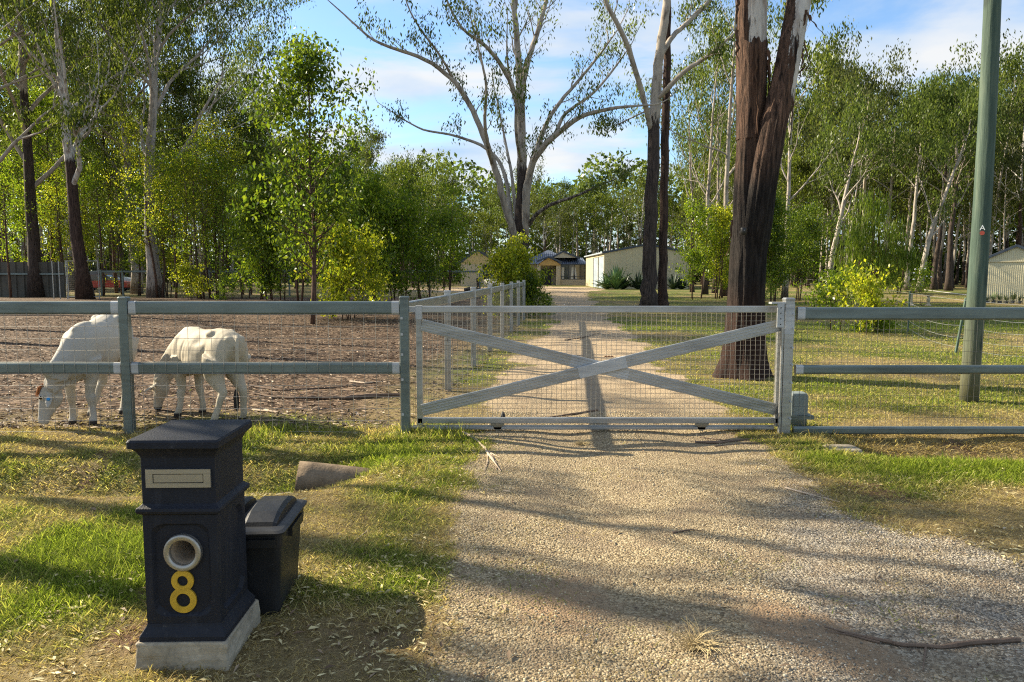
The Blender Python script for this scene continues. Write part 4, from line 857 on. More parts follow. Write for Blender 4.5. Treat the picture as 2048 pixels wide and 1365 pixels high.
# house
hs = thing('brick_house', 'cream brick house with blue tiled roof and gabled porch at the driveway end', 'house', (6, 101, 0))
HYf = 101.0
hxp = lambda px, y=HYf: (px - 1024) / F * y
def zpx(py, y=HYf): return float(W(1024, py, y)[2])
ev = zpx(528)
m = MB(); m.box((hxp(1121), HYf, 0), (hxp(1169), HYf + 9, .75)); m.box((hxp(1111), HYf - 1.2, 0), (hxp(1118.5), HYf - .7, ev - .1)); m.box((hxp(1074), HYf - 1.2, 0), (hxp(1080), HYf - .7, ev - .1))
m.box((hxp(1118.6), HYf - .6, 0), (hxp(1121), HYf + .2, ev)); m.box((hxp(1121), HYf + .3, .75), (hxp(1169), HYf + 9, ev)); m.box((hxp(1040), HYf + 1.6, 0), (hxp(1118.5), HYf + 9, ev)); m.build('wall', M_brick, hs)
m = MB(); m.box((hxp(1082), HYf + 1.45, 0), (hxp(1103), HYf + 1.59, 2.2)); m.build('door', simple('dark_door', (.01, .01, .012), .4), hs)
wd = MB(); wd.box((hxp(1122.5), HYf + .12, .80), (hxp(1167), HYf + .2, ev - .15)); wn = wd.build('window', M_glass, hs)
m = MB()
for px in (1122, 1137, 1148, 1167.5): m.box((hxp(px) - .03, HYf + .04, .78), (hxp(px) + .05, HYf + .11, ev - .12))
m.box((hxp(1122), HYf + .03, 1.15), (hxp(1168), HYf + .10, 1.22)); m.box((hxp(1122), HYf + .03, .76), (hxp(1168), HYf + .115, .82)); m.build('frame', M_navy, wn)
m = MB()
for px, w0, w1 in ((1125, .22, .16), (1145, .16, .38), (1149, .12, .3)): m.add([(hxp(px) - w0, HYf + .115, 2.4), (hxp(px) + w0, HYf + .115, 2.4), (hxp(px) + w1, HYf + .115, .85), (hxp(px) - w1 * .6, HYf + .115, .85)], [(0, 1, 2, 3)])
m.build('curtain', simple('curtain', (.6, .6, .57), .8), wn)
M_tile = NT('roof_tiles'); wv_ = M_tile.n('TexWave', wave_type='BANDS', bands_direction='X'); wv_.inputs['Scale'].default_value = 1.1; M_tile.L.new(M_tile.obj(), wv_.inputs['Vector'])
wz = M_tile.n('TexWave', wave_type='BANDS', bands_direction='Y'); wz.inputs['Scale'].default_value = .9; M_tile.L.new(M_tile.obj(), wz.inputs['Vector'])
cl_ = M_tile.mix(M_tile.ramp(wv_.outputs[0], [(.2, 0.0), (.6, 1.0)]), (.045, .06, .10), (.17, .20, .26)); cl_ = M_tile.mix(M_tile.ramp(wz.outputs[0], [(.7, 0.0), (.9, .5)]), cl_, (.04, .05, .08)); M_tile = M_tile.pbsdf(cl_, .5, 0, None, .5)
def roofprism(mb, xl, xr, ya, yb, ze_, zr_, xr0=None, hipb=0.0, hipf=0.0):
    xm_ = (xl + xr) / 2 if xr0 is None else xr0
    mb.add([(xl, ya, ze_), (xr, ya, ze_), (xr, yb, ze_), (xl, yb, ze_), (xm_, ya + hipf, zr_), (xm_, yb - hipb, zr_)], [(0, 3, 5, 4), (1, 4, 5, 2), (0, 4, 1), (3, 2, 5), (0, 1, 2, 3)])
m = MB(); roofprism(m, hxp(1038), hxp(1160), HYf + 1, HYf + 11, ev, zpx(500, HYf + 6), xr0=hxp(1100), hipf=5, hipb=4)
m.add([(hxp(1118), HYf - .5, ev - .05), (hxp(1174), HYf - .5, ev - .05), (hxp(1168), HYf + 3, zpx(515)), (hxp(1112), HYf + 3, zpx(515))], [(0, 1, 2, 3)])
m.add([(hxp(1074), HYf - 1.5, ev - .1), (hxp(1096), HYf - 1.5, zpx(514)), (hxp(1096), HYf + 4, zpx(514)), (hxp(1074), HYf + 4, ev - .1)], [(0, 1, 2, 3)])
m.add([(hxp(1121), HYf - 1.5, ev - .15), (hxp(1096), HYf - 1.5, zpx(514)), (hxp(1096), HYf + 4, zpx(514)), (hxp(1121), HYf + 4, ev - .15)], [(0, 3, 2, 1)])
m.add([(hxp(1101), HYf + .1, zpx(516)), (hxp(1126), HYf + .1, zpx(502.5)), (hxp(1126), HYf + 6, zpx(502.5)), (hxp(1101), HYf + 6, zpx(516))], [(0, 1, 2, 3)])
m.add([(hxp(1158), HYf + .1, zpx(516)), (hxp(1126), HYf + .1, zpx(502.5)), (hxp(1126), HYf + 6, zpx(502.5)), (hxp(1158), HYf + 6, zpx(516))], [(0, 3, 2, 1)])
m.build('roof', M_tile, hs)
m = MB()
for a, b, yy in (((1073, 523), (1096, 514), HYf - 1.55), ((1096, 514), (1122, 525), HYf - 1.55), ((1100, 516.5), (1126, 502.5), HYf + .0), ((1126, 502.5), (1159, 516.5), HYf + .0)): m.bar((hxp(a[0]), yy, zpx(a[1]) - .05), (hxp(b[0]), yy, zpx(b[1]) - .05), .08, .24, .01)
m.bar((hxp(1119), HYf - .52, ev - .06), (hxp(1174), HYf - .52, ev - .06), .12, .16, .03); m.build('fascia', M_navy, hs)
m = MB(); m.add([(hxp(1104), HYf + .12, zpx(516)), (hxp(1155), HYf + .12, zpx(516)), (hxp(1126), HYf + .12, zpx(504))], [(0, 1, 2)]); m.build('gable', sheetmat('pale_gable', (.42, .38, .29)), hs)
m = MB(); m.add([(hxp(1077), HYf - 1.3, ev - .25), (hxp(1119), HYf - 1.3, ev - .25), (hxp(1118), HYf - 1.3, ev - .02), (hxp(1096), HYf - 1.3, zpx(516)), (hxp(1077), HYf - 1.3, ev - .02)], [(0, 1, 2, 3, 4)]); m.build('gable', sheetmat('ochre_gable', (.45, .29, .10)), hs)
rel(hs)
# garage wing further left
gw = thing('brick_garage', 'cream gabled brick building left of the house behind the bush with a dark window', 'garage', (-2.5, 92, 0)); gy0 = 90.0
gX = lambda px: (px - 1024) / F * gy0; gZ = lambda py: float(W(1024, py, gy0)[2])
m = MB(); m.box((gX(922), gy0, 0), (gX(1020), gy0 + 7, gZ(529))); m.build('wall', M_brick, gw)
m = MB(); m.add([(gX(920), gy0 - .02, gZ(529)), (gX(1000), gy0 - .02, gZ(529)), (gX(955), gy0 - .02, gZ(502))], [(0, 1, 2)]); m.build('gable', sheetmat('cream_gable', (.48, .37, .17)), gw)
m = MB(); roofprism(m, gX(912), gX(1012), gy0 + .01, gy0 + 7.5, gZ(530), gZ(501), xr0=gX(955)); m.build('roof', M_tile, gw)
m = MB(); m.bar((gX(911), gy0 - .1, gZ(530)), (gX(955), gy0 - .1, gZ(501)), .1, .25, .01); m.bar((gX(955), gy0 - .1, gZ(501)), (gX(1008), gy0 - .1, gZ(531)), .1, .25, .01); m.build('fascia', M_navy, gw)
m = MB(); m.box((gX(966), gy0 - .04, gZ(560)), (gX(998), gy0 - .01, gZ(530))); wn2 = m.build('window', M_glass, gw)
m = MB()
for px in (966, 982, 998): m.box((gX(px) - .03, gy0 - .07, gZ(560)), (gX(px) + .03, gy0 - .041, gZ(530)))
m.build('frame', M_navy, wn2); rel(gw)
# right garden shed
gs = thing('steel_shed', 'cream ribbed garden shed with grey pitched roof right of the pole', 'shed', (25.6, 40.2, 0), R(-32))
m = MB(); wS = 2.7; ze2, zr2 = 2.34, 3.02
ribbed(m, (0, 0), (wS, 0), 0, lambda f: ze2 + (zr2 - ze2) * (1 - abs(2 * f - 1)), .09, .018)
ribbed(m, (wS, 0), (wS, 6), 0, lambda f: ze2, .12, .018); ribbed(m, (0, 6), (0, 0), 0, lambda f: ze2, .12, .018); ribbed(m, (wS, 6), (0, 6), 0, lambda f: ze2 + (zr2 - ze2) * (1 - abs(2 * f - 1)), .12, .018); m.build('wall', sheetmat('pale_steel', (.60, .55, .38)), gs)
m = MB()
for a_, b_ in ((-.1, wS / 2), (wS + .1, wS / 2)): m.add([(a_, -.08, ze2 - .02), (b_, -.08, zr2 + .05), (b_, 6.1, zr2 + .05), (a_, 6.1, ze2 - .02)], [(0, 1, 2, 3)])
m.build('roof', M_roofg, gs)
m = MB(); m.bar((-.14, -.10, ze2), (wS / 2, -.10, zr2 + .04), .05, .13, .01); m.bar((wS / 2, -.10, zr2 + .04), (wS + .14, -.10, ze2), .05, .13, .01); m.build('barge_trim', M_navy, gs)
m = MB(); m.bar((-.02, -.04, ze2 - .12), (wS, -.04, ze2 - .12), .04, .07, .01); m.build('band', M_cream, gs)
pot = None; g_pot = 'potted plants along the garden shed'
for i in range(9):
    p = MB(); 
    if pot is None:
        pot = thing('potted_plant', 'small potted plant in the row along the garden shed wall', 'potted plant', (0, 0, 0), 0, g_pot)
        p.tube([(0, 0, 0), (0, 0, .14)], [.07, .10], 12); p.build('pot', simple('dark_pot', (.07, .075, .08), .6), pot)
        q_ = MB(); rg = random.Random(4)
        for j in range(26):
            a = rg.random() * 6.28; e = rg.uniform(.1, .3); l_ = rg.uniform(.15, .4); tip = np.array((math.cos(a) * e * .6, math.sin(a) * e * .6, .14 + l_)); q_.tube([(0, 0, .12), tip * .6 + (0, 0, .08), tip], .004, 3)
            for k in range(4): c0 = tip * (.6 + .13 * k); q_.add([c0, c0 + (.03, .01, .02), c0 + (.05, .0, .05), c0 + (.01, -.02, .03)], [(0, 1, 2, 3)])
        q_.build('leaves', simple('pot_leaves', (.09, .13, .04), .7), pot); o = pot; pk = kids(pot)
    else: o = dup(pot, tree=pk)
    fx = .15 + i * .29; ca_, sa_ = math.cos(R(-32)), math.sin(R(-32)); lx, ly = fx, -.28; o.location = (25.6 + lx * ca_ - ly * sa_, 40.2 + lx * sa_ + ly * ca_, 0); o.scale = (1, 1, .8 + .4 * ((i * 37) % 10) / 10); o.rotation_euler.z = i * 1.3
# pale path
pts = [G(1775, 571), G(1870, 583), G(1960, 594), (27.3, 38.3), (36, 34)]; pts = np.array(pts); m = MB()
pv = np.concatenate([np.stack([pts[:, 0], pts[:, 1] - .45, np.full(5, .02)], 1), np.stack([pts[:, 0], pts[:, 1] + .45, np.full(5, .02)], 1)]); pv2 = pv - (0, 0, .3)
m.add(np.concatenate([pv, pv2]), [(i, i + 1, 5 + i + 1, 5 + i) for i in range(4)] + [(i, i + 1, 10 + i + 1, 10 + i) for i in range(4)]); tag(m.build('path', simple('pale_concrete', (.62, .58, .50), .85)), kind='structure')
# bird baths
M_stone = simple('cast_stone', (.42, .36, .25), .85)
def birdbath(label, px, py, py_top, w_px, w2):
    x, y = G(px, py); h = float(W(px, py_top, y)[2]); r = w_px / 2 * y / F
    b = thing('bird_bath', label, 'bird bath', (x, y, 0)); m = MB(); m.tube([(0, 0, 0), (0, 0, .05), (0, 0, .08), (0, 0, .3 * h), (0, 0, .55 * h), (0, 0, .8 * h), (0, 0, .88 * h)], [r * .55, r * .55, r * .36, r * .22, r * .3 * w2, r * .2, r * .3], 14); m.build('pedestal', M_stone, b)
    m = MB(); m.tube([(0, 0, .88 * h), (0, 0, .93 * h), (0, 0, h), (0, 0, h), (0, 0, .95 * h)], [r * .3, r * .75, r, r * .9, r * .5], 20); m.build('bowl', M_stone, b)
birdbath('taller plain bird bath left of the white rose bush', 1822, 612, 583, 22, .8); birdbath('shorter bird bath with a bulging pedestal right of the white rose bush', 1856, 612, 590, 20, 1.3)
# star pickets with sagging wires
wf = thing('wire_fence', 'sagging wire garden fence on thin steel pickets left of the green pole', 'fence', (12, 20, 0))
pk_ = [(1601, 588, 557), (1637, 590, 559), (1816, 664, 583), (1926, 706, 596)]; tops = []
for i, (px, py, pt) in enumerate(pk_):
    x, y = G(px, py); 
    if i == 3: y2 = y
    zt_ = float(W(px, pt, y)[2]); m = MB(); lean = .16 if i == 3 else .01; m.bar((x - lean, y, -.1), (x, y, zt_), .04, .04, .004); m.build('picket', simple('green_picket', (.06, .10, .07), .6), wf); tops.append((x - lean * .3, y, zt_))
x, y = G(2120, 720); tops.append((x, y, 1.0)); m = MB()
for a, b in ((0, 1), (1, 2), (2, 3), (3, 4)):
    A, B = np.array(tops[a]), np.array(tops[b])
    for fz in (.95, .72, .5, .28, .1):
        P = [A * (1, 1, fz) * (1 - s_) + B * (1, 1, fz) * s_ - np.array((0, 0, .10 * 4 * s_ * (1 - s_) * (fz < .8))) for s_ in np.linspace(0, 1, 9)]
        m.tube(P, .0035, 3, caps=False)
m.build('wire', simple('pale_wire', (.5, .5, .48), .4, .5), wf); rel(wf)
# rear paddock fence, pen and old iron fence at the left
bf = thing('rail_fence', 'distant grey rail fence behind the young gum trees in the paddock', 'fence', (-15, 52, 0)); m = MB(); YB = 52.0; xb_ = [(px - 1024) / F * YB for px in (205, 248, 330, 420, 500, 580, 660, 760, 860, 960, 1010)]
for x in xb_: mm = MB(); post(mm, x, YB, 1.85, .11); mm.build('post', M_rail, bf)
m.bar((xb_[0], YB, 1.72), (xb_[-1], YB, 1.72), .06, .14, .02); m.build('rail', M_rail, bf); m = MB(); mesh_wires(m, (xb_[0], YB), (xb_[-1], YB), .1, 1.6, .6, .22, .004); m.build('wire_netting', M_wire, bf); rel(bf)
pf = thing('pen_gate', 'tall galvanised tube gate panel standing before the dark iron fence at the left', 'pen gate', (-24, 46, 0)); yP = 46.0
def pX(px): return (px - 1024) / F * yP
m = MB()
for px in (109, 122, 136, 139, 200): m.tube([(pX(px), yP, 0), (pX(px), yP, 2.35)], .03, 8)
for z in (2.35, .15): m.tube([(pX(136), yP, z), (pX(200), yP, z)], .025, 8)
m.build('frame', M_gate, pf); m = MB(); mesh_wires(m, (pX(139), yP), (pX(200), yP), .15, 2.35, .12, .12, .004); m.build('wire_mesh', M_wire, pf); rel(pf)
ir = thing('iron_fence', 'dark weathered corrugated iron fence in the shade at the far left', 'fence', (-29, 50, 0)); m = MB()
ribbed(m, (-36, 50), (pX(134) * 50 / 46, 50), 0, lambda f: 2.35, .5, .08); m.build('sheeting', simple('rusty_grey_iron', (.085, .08, .065), .8, .1, .4, .6), ir)
m = MB(); m.bar((-36, 49.9, 1.55), (pX(134) * 50 / 46, 49.9, 1.55), .08, .12, .01); m.build('rail', M_rail, ir); rel(ir)
# far cars and small items
def car(label, x, y, rz, col, sc=1.0, ute=False):
    c = thing('parked_car', label, 'car', (x, y, 0), rz, None, sc); m = MB()
    P = [(-2.1, .55), (-2.15, .85), (-1.9, .95), (1.1 * 1, .98), (2.0, .85), (2.15, .6), (2.1, .35), (-2.1, .35)]
    m.rings([np.array([(p[0], y_, p[1] if abs(y_) < .8 else (p[1] - .45) * .93 + .45) for p in P]) for y_ in (-.86, -.78, .78, .86)]); m.build('body', simple('car_paint', col, .25, .1, .05), c)
    m = MB(); Q_ = [(-1.75, .95), (-1.2, 1.42), (.35, 1.45), (1.1, .97)]; m.rings([np.array([(p[0] * s_, y_, p[1]) for p in Q_]) for y_, s_ in ((-.76, 1), (-.62, .97), (.62, .97), (.76, 1))]); m.build('cabin', M_glass, c)
    m = MB(); m.rings([np.array([(-1.15, y_, 1.425), (.33, y_, 1.455), (.33, y_, 1.48), (-1.15, y_, 1.455)]) for y_ in (-.64, .64)]); m.build('roof', simple('car_paint', col, .25, .1, .05), c)
    for x_ in (-1.35, 1.35):
        for y_ in (-.82, .70): m = MB(); m.tube([(x_, y_, .32), (x_, y_ + .13, .32)], .32, 18); m.build('wheel', simple('tyre', (.02, .02, .02), .8), c)
car('white car parked in front of the brick garage behind the bush', (1008 - 1024) / F * 84, 84, R(12), (.72, .72, .7))
car('low red car parked under the trees behind the gate panel', (212 - 1024) / F * 66, 66, R(10), (.45, .05, .03))
car('white car parked behind the red car', (222 - 1024) / F * 72, 72, R(14), (.65, .68, .7), 1.25)
b2 = thing('wheelie_bin', 'dark upright wheelie bin beside the window of the brick garage', 'bin', ((958 - 1024) / F * 85, 85, 0), 0, None, 1.0); m = MB(); sq(m, [(.24, .26, .05), (.30, .34, .95), (.30, .34, .96)], 3, .05); m.build('body', M_bin, b2); m = MB(); sq(m, [(.31, .36, .965), (.31, .36, 1.0), (.2, .25, 1.08)], 3, .05); m.build('lid', M_bin, b2)
for s_ in (-.2, .2): m = MB(); m.tube([(s_ - .04, .25, .12), (s_ + .04, .25, .12)], .12, 12); m.build('wheel', M_bin, b2)
# stump
sx_, sy_ = G(944, 592); stp = thing('log', 'short dark log lying behind the paddock trees near the side fence', 'log', (sx_, sy_, 0)); m = MB(); m.tube([(-.55, 0, .3), (-.2, 0, .33), (.2, 0, .34), (.5, .05, .3)], [.24, .3, .31, .27], 12); m.build('log', simple('charred_log', (.03, .022, .018), .9, 0, .4, 3, .8, 20), stp)
# sticks and bark strips
M_stick = simple('dead_wood', (.15, .105, .075), .85, 0, .4, 6, .6, 50, .2, (1, 1, 1)); M_stickp = simple('pale_dead_wood', (.40, .32, .24), .85, 0, .3, 6, .4, 50, .2)
def stick(label, pix, r, mat=M_stick, k=6, lift=.0, name='fallen_branch', cat='branch', twigs=()):
    P = []; 
    for i, (px, py) in enumerate(pix):
        x, y = G(px, py); P.append((x, y, float(hgt(x, y)) + r * .8 + lift + .004 * math.sin(i * 2.1)))
    c = np.array(P[0]); m = MB(); n = len(P); rad = r * (1 - .75 * np.linspace(0, 1, n) ** 2) if np.isscalar(r) else r
    tt = np.linspace(0, n - 1, n * 4); Pi = np.stack([np.interp(tt, range(n), np.array(P)[:, j]) for j in range(3)], 1); Pi += rs.normal(0, .15, Pi.shape) * r * .5
    m.tube(Pi - c, np.interp(tt, range(n), np.broadcast_to(rad, (n,))) * (1 + .18 * rs.normal(0, 1, len(tt))), k)
    for tw in twigs:
        Q_ = [np.array((*G(a, b), 0)) for a, b in tw]; Q_ = [np.array((q_[0], q_[1], float(hgt(q_[0], q_[1])) + r * .5)) - c for q_ in Q_]; m.tube(Q_, np.linspace(r * .5, r * .15, len(Q_)), 5)
    o = m.build(name, mat); o.location = c; tag(o, label, cat); return o
stick('long dark fallen bark branch lying across the gravel at the lower right', [(2040, 1283), (1960, 1286), (1880, 1287), (1800, 1283), (1740, 1274), (1690, 1263), (1648, 1256)], .0115, twigs=[[(1852, 1284), (1850, 1305), (1846, 1332)], [(1760, 1280), (1700, 1268), (1650, 1262)]])
stick('dark stick lying across the paddock litter behind the second calf', [(800, 795), (740, 797), (690, 800), (640, 799), (590, 800), (545, 797), (505, 790)], .030)
stick('thin curved stick above the longer one in the paddock', [(500, 775), (560, 782), (620, 780), (680, 778), (720, 770)], .018)
stick('pale forked stick on the litter left of the gate', [(700, 765), (730, 770), (765, 765), (780, 768)], .014, M_stickp)
stick('pale stick near the second calf\'s hind hooves', [(505, 820), (540, 826), (590, 835)], .014, M_stickp)
stick('thin stick lying across the driveway behind the gate', [(1195, 822), (1150, 827), (1100, 832), (1080, 836)], .012)
stick('short twig on the pink gravel beyond the gate brace', [(1130, 682), (1160, 678), (1200, 667)], .02)
stick('long pale bark strip in front of the gate at the driveway\'s left edge', [(926, 868), (955, 885), (975, 905), (1000, 918)], .011, M_stickp, name='bark_strip', cat='bark strip')
stick('peeling pale bark strip below the longer strip at the driveway edge', [(972, 905), (985, 922), (1002, 945)], .012, M_stickp, name='bark_strip', cat='bark strip', twigs=[[(975, 905), (975, 925), (968, 944)], [(978, 905), (992, 925), (992, 942)]])
stick('curled bark strips piled at the foot of the gate post', [(1390, 882), (1440, 885), (1500, 880), (1560, 878)], .012, M_stick, name='bark_strip', cat='bark strip', twigs=[[(1400, 872), (1450, 880), (1530, 884)], [(1430, 890), (1490, 888), (1550, 886)], [(1460, 868), (1510, 875), (1540, 888)]])
stick('long straw-coloured twig at the right verge of the driveway', [(1570, 975), (1610, 988), (1650, 998), (1680, 1006)], .007, M_stickp, twigs=[[(1600, 982), (1640, 1000), (1675, 1010)]])
stick('short brown twig in the middle of the foreground gravel', [(1345, 1066), (1380, 1062), (1412, 1062)], .006)
stick('thin twig slanting over the grass left of the driveway', [(735, 1062), (712, 1082), (700, 1100)], .004, M_stickp)
# dried grass tussocks on the gravel
for (px, py, lab, s0) in ((1400, 1290, 'large dry grass tuft lying in the foreground gravel', .13), (1165, 886, 'small dry tussock growing in the track in front of the gate', .09)):
    x, y = G(px, py); m = MB(); z = float(hgt(x, y))
    for i in range(170):
        a = rs.random() * 6.28; l_ = s0 * (.4 + .8 * rs.random()); e = .1 + .7 * rs.random() ** 2; b0 = np.array(((rs.random() - .5) * s0 * .8, (rs.random() - .5) * s0 * .4, 0)); t1 = b0 + np.array((math.cos(a) * math.cos(e), math.sin(a) * math.cos(e), math.sin(e))) * l_
        m.tube([b0, (b0 + t1) / 2 + (0, 0, l_ * .12), t1], [.0014, .0012, .0005], 3, caps=False)
    o = m.build('dry_tussock', simple('dry_grass', (.42, .33, .17), .8), None); o.location = (x, y, z); tag(o, lab, 'grass tuft')

# ================================================================== trees
class Tree:
    def __init__(s, seed): s.r = np.random.default_rng(seed); s.m = MB(); s.an = []; s.aw = []
    def rnd(s, a, b): return a + (b - a) * s.r.random()
    def branch(s, p, d, ln, r0, lv, maxlv, P):
        """P: dict of growth parameters; recursive"""
        r = s.r; n = 5 if lv >= maxlv else 7; seg = ln / n; d = np.array(d, float); d /= np.linalg.norm(d); pts = [np.array(p, float)]; dirs = [d]
        for i in range(n):
            d = d + r.normal(0, P['wob'], 3) + np.array((0, 0, P['up'] * (1 if lv < maxlv else P.get('uptw', .3)))); d /= np.linalg.norm(d); pts.append(pts[-1] + d * seg); dirs.append(d)
        rad = r0 * (1 - .78 * np.linspace(0, 1, n + 1)); k = 10 if r0 > .12 else 6 if r0 > .03 else 4 if r0 > .012 else 3
        if r0 > P.get('rmin', 0): s.m.tube(pts, rad, k, a=np.full(n + 1, P.get('bark', .9)), caps=False)
        if lv >= maxlv:
            for i in range(1, n + 1):
                s.an.append(pts[i])
            return
        nc = P['nc'][min(lv, len(P['nc']) - 1)]
        nc = int(nc * s.rnd(.75, 1.25) + .5)
        for c in range(nc):
            t = s.rnd(P.get('t0', .3), 1.0) if c else 1.0; f = t * n; i = min(int(f), n - 1); q = pts[i] + (pts[i + 1] - pts[i]) * (f - i)
            s.child(q, dirs[i], ln, rad[i], lv, maxlv, P, 0.25 if c == 0 else None)
    def child(s, q, d0, ln, rr, lv, maxlv, P, spread=None):
        ax = s.r.normal(0, 1, 3); ax -= d0 * np.dot(ax, d0); ax /= np.linalg.norm(ax) + 1e-9
        a = s.rnd(*P['ang']) if spread is None else s.rnd(.05, .3)
        s.branch(q, d0 * math.cos(a) + ax * math.sin(a), ln * s.rnd(*P['lr']), max(rr * P.get('rr', .55), .004), lv + 1, maxlv, P)
    def limb(s, pts, rads, P, n, lv=1, maxlv=3, clen=1.0, t0=.25, bark=.9, k=9, t1=1.0):
        """hand-placed limb with grown side branches"""
        pts = np.array(pts, float); m = len(pts); tt = np.linspace(0, m - 1, (m - 1) * 4 + 1)
        # smooth (Catmull-like) interpolation
        sm = np.stack([np.interp(tt, range(m), pts[:, j]) for j in range(3)], 1)
        for _ in range(3): sm[1:-1] = .25 * sm[:-2] + .5 * sm[1:-1] + .25 * sm[2:]
        rr = np.interp(tt, range(m), np.broadcast_to(rads, (m,)) if not np.isscalar(rads) else np.linspace(rads, rads * .3, m)); br = np.interp(tt, range(m), bark) if not np.isscalar(bark) else np.full(len(tt), bark)
        sm[1:-1] += s.r.normal(0, 1, sm[1:-1].shape) * rr[1:-1, None] * .10
        s.m.tube(sm, rr, k, a=br, caps=True)
        T = np.gradient(sm, axis=0); T /= np.linalg.norm(T, axis=1)[:, None]
        for c in range(n):
            f = s.rnd(t0, t1) * (len(sm) - 1); i = int(f); i = min(i, len(sm) - 2); s.child(sm[i] * (1 - f + i) + sm[i + 1] * (f - i), T[i], clen, rr[i] * .6, lv, maxlv, P)
        if n: s.branch(sm[-1], T[-1], clen * .8, rr[-1], lv + 1, maxlv, P)
        return sm, rr
    def leaves(s, m, spread, Ls, Wr=.32, droop=.7, keep=1.0, flat=0.0):
        A = np.array(s.an); r = s.r
        if keep < 1: A = A[r.random(len(A)) < keep]
        A = np.repeat(A, m, 0); n = len(A); p = A + r.normal(0, 1, (n, 3)) * np.array((1, 1, .8)) * spread
        ax = r.normal(0, 1, (n, 3)); ax /= np.linalg.norm(ax, axis=1)[:, None]; ax = ax * (1 - droop) + np.array((0, 0, -droop)); ax /= np.linalg.norm(ax, axis=1)[:, None]
        sd_ = np.cross(ax, r.normal(0, 1, (n, 3))); sd_ /= np.linalg.norm(sd_, axis=1)[:, None]; L_ = (Ls * (.6 + .8 * r.random(n)))[:, None]; w_ = L_ * Wr / 2
        nn = np.cross(ax, sd_)
        V = np.stack([p, p + ax * L_ * .45 + sd_ * w_ + nn * L_ * .05, p + ax * L_ + nn * L_ * .12, p + ax * L_ * .45 - sd_ * w_ + nn * L_ * .05], 1).reshape(-1, 3)
        return V, r.random(n)
def finish(tr, name, label, cat, loc, lv, lmat, bmat, group=None, rz=0, sc=1.0, extra=None, stem='trunk', cr='crown'):
    t = thing(name, label, cat, loc, rz, group, sc); tr.m.build(stem, bmat, t, smooth=True, attr='bark')
    V, rn = lv; t['x_top'] = float(np.percentile(V[:, 2], 98)); npmesh(cr, V, np.arange(len(V)).reshape(-1, 4), lmat, t, fattr=dict(rnd=rn))
    if group != 'P': del t['x_top']
    else: del t['group']
    return t

def auto_gum(seed, H, r0, base_frac=.4, nl=6, spread=.30, P=None, lean=(0, 0), maxlv=3, leafm=5, leafL=.16, lsp=.28, darkto=.2, wr=.3, fork=False, droop=.65, keep=1.0, lev=3):
    tr = Tree(seed); P = dict(dict(wob=.13, up=.05, nc=(5, 4, 3), ang=(.4, .95), lr=(.5, .72), bark=.95, rmin=0.0), **(P or {})); n = 12
    z = np.linspace(0, 1, n + 1); x = lean[0] * z ** 1.3 + np.cumsum(tr.r.normal(0, .012, n + 1)) * H * .25; y = lean[1] * z ** 1.3 + np.cumsum(tr.r.normal(0, .012, n + 1)) * H * .25; x -= x[0]; y -= y[0]
    pts = np.stack([x, y, z * H * .92 - .1], 1); rad = r0 * (1 - .82 * z) ; rad[0] *= 1.45; rad[1] *= 1.03
    tr.m.tube(pts, rad, 12, a=sst(darkto - .05, darkto + .05, z) * 1.0 if darkto > 0 else 1.0 + 0 * z)
    for i in range(nl):
        f = base_frac + (1 - base_frac) * (i + .5) / nl * .95; j = f * n; k = int(j); q = pts[k] + (pts[min(k + 1, n)] - pts[k]) * (j - k)
        a = i * 2.4 + tr.rnd(-.5, .5); el = tr.rnd(.55, 1.05); d = np.array((math.cos(a) * math.cos(el), math.sin(a) * math.cos(el), math.sin(el)))
        tr.branch(q, d, H * spread * tr.rnd(.75, 1.2) * (1.15 - .5 * (f - base_frac) / (1 - base_frac)), rad[k] * .5, 1, lev, P)
    tr.branch(pts[-1], (0, 0, 1), H * .1, rad[-1], 1, lev, P)
    return tr, tr.leaves(leafm, lsp, leafL, wr, droop, keep)

# --- distant forest: seven kinds, copied
far_kinds = []
spec = [(101, 22, .26, .50, 8, .26, M_bark, .25, M_olive), (102, 22, .22, .55, 7, .22, M_barkpale, .05, M_far), (103, 20, .24, .38, 9, .27, M_barkred, .5, M_gum), (104, 18, .20, .30, 10, .28, M_bark, .3, M_far2), (105, 23, .20, .62, 6, .22, M_barkpale, .15, M_gum), (106, 14, .16, .16, 12, .30, M_bark, .3, M_far2), (107, 21, .28, .45, 8, .30, M_barkred, .6, M_olive)]
park = []
for i, (sd_, H_, r_, bf_, nl_, sp_, bm_, dk_, lm_) in enumerate(spec):
    tr, lv = auto_gum(sd_, H_, r_, bf_, nl_, sp_, dict(nc=(4, 4, 3), rmin=.012), maxlv=3, leafm=8, leafL=.36, lsp=.42, darkto=dk_, wr=.36, lev=3, lean=(random.Random(sd_).uniform(-1.5, 1.5), 0))
    t = finish(tr, 'gum_tree', 'x', 'tree', (0, 0, 0), lv, lm_, bm_, 'P'); park.append((t, kids(t), t['x_top'])); del t['x_top']; far_kinds.append(t['label'])
used = set()
def sky_y(px): return float(np.interp(px, [-300, 0, 300, 540, 620, 700, 745, 800, 900, 1000, 1100, 1200, 1300, 1380, 1450, 1560, 1640, 1720, 1790, 1850, 1930, 2048, 2300], [60, 60, 120, 240, 300, 300, 225, 285, 320, 325, 340, 350, 350, 300, 200, 170, 130, 110, 190, 175, 130, 110, 100]))
KN = ['dark-trunked', 'pale-trunked', 'reddish-trunked', 'low-branched', 'slender pale', 'low bushy', 'broad-crowned']
def zone(px, d):
    if px < 560: return 'behind the left paddock fence'
    if px < 1010: return 'behind the young gums left of the house'
    if px < 1180: return 'behind the brick house'
    if px < 1400: return 'behind the cream steel shed'
    if px < 1640: return 'behind the twin-trunked gum'
    if px < 1960: return 'beyond the lawn left of the green pole'
    return 'behind the garden shed at the right edge'
rg = random.Random(77)
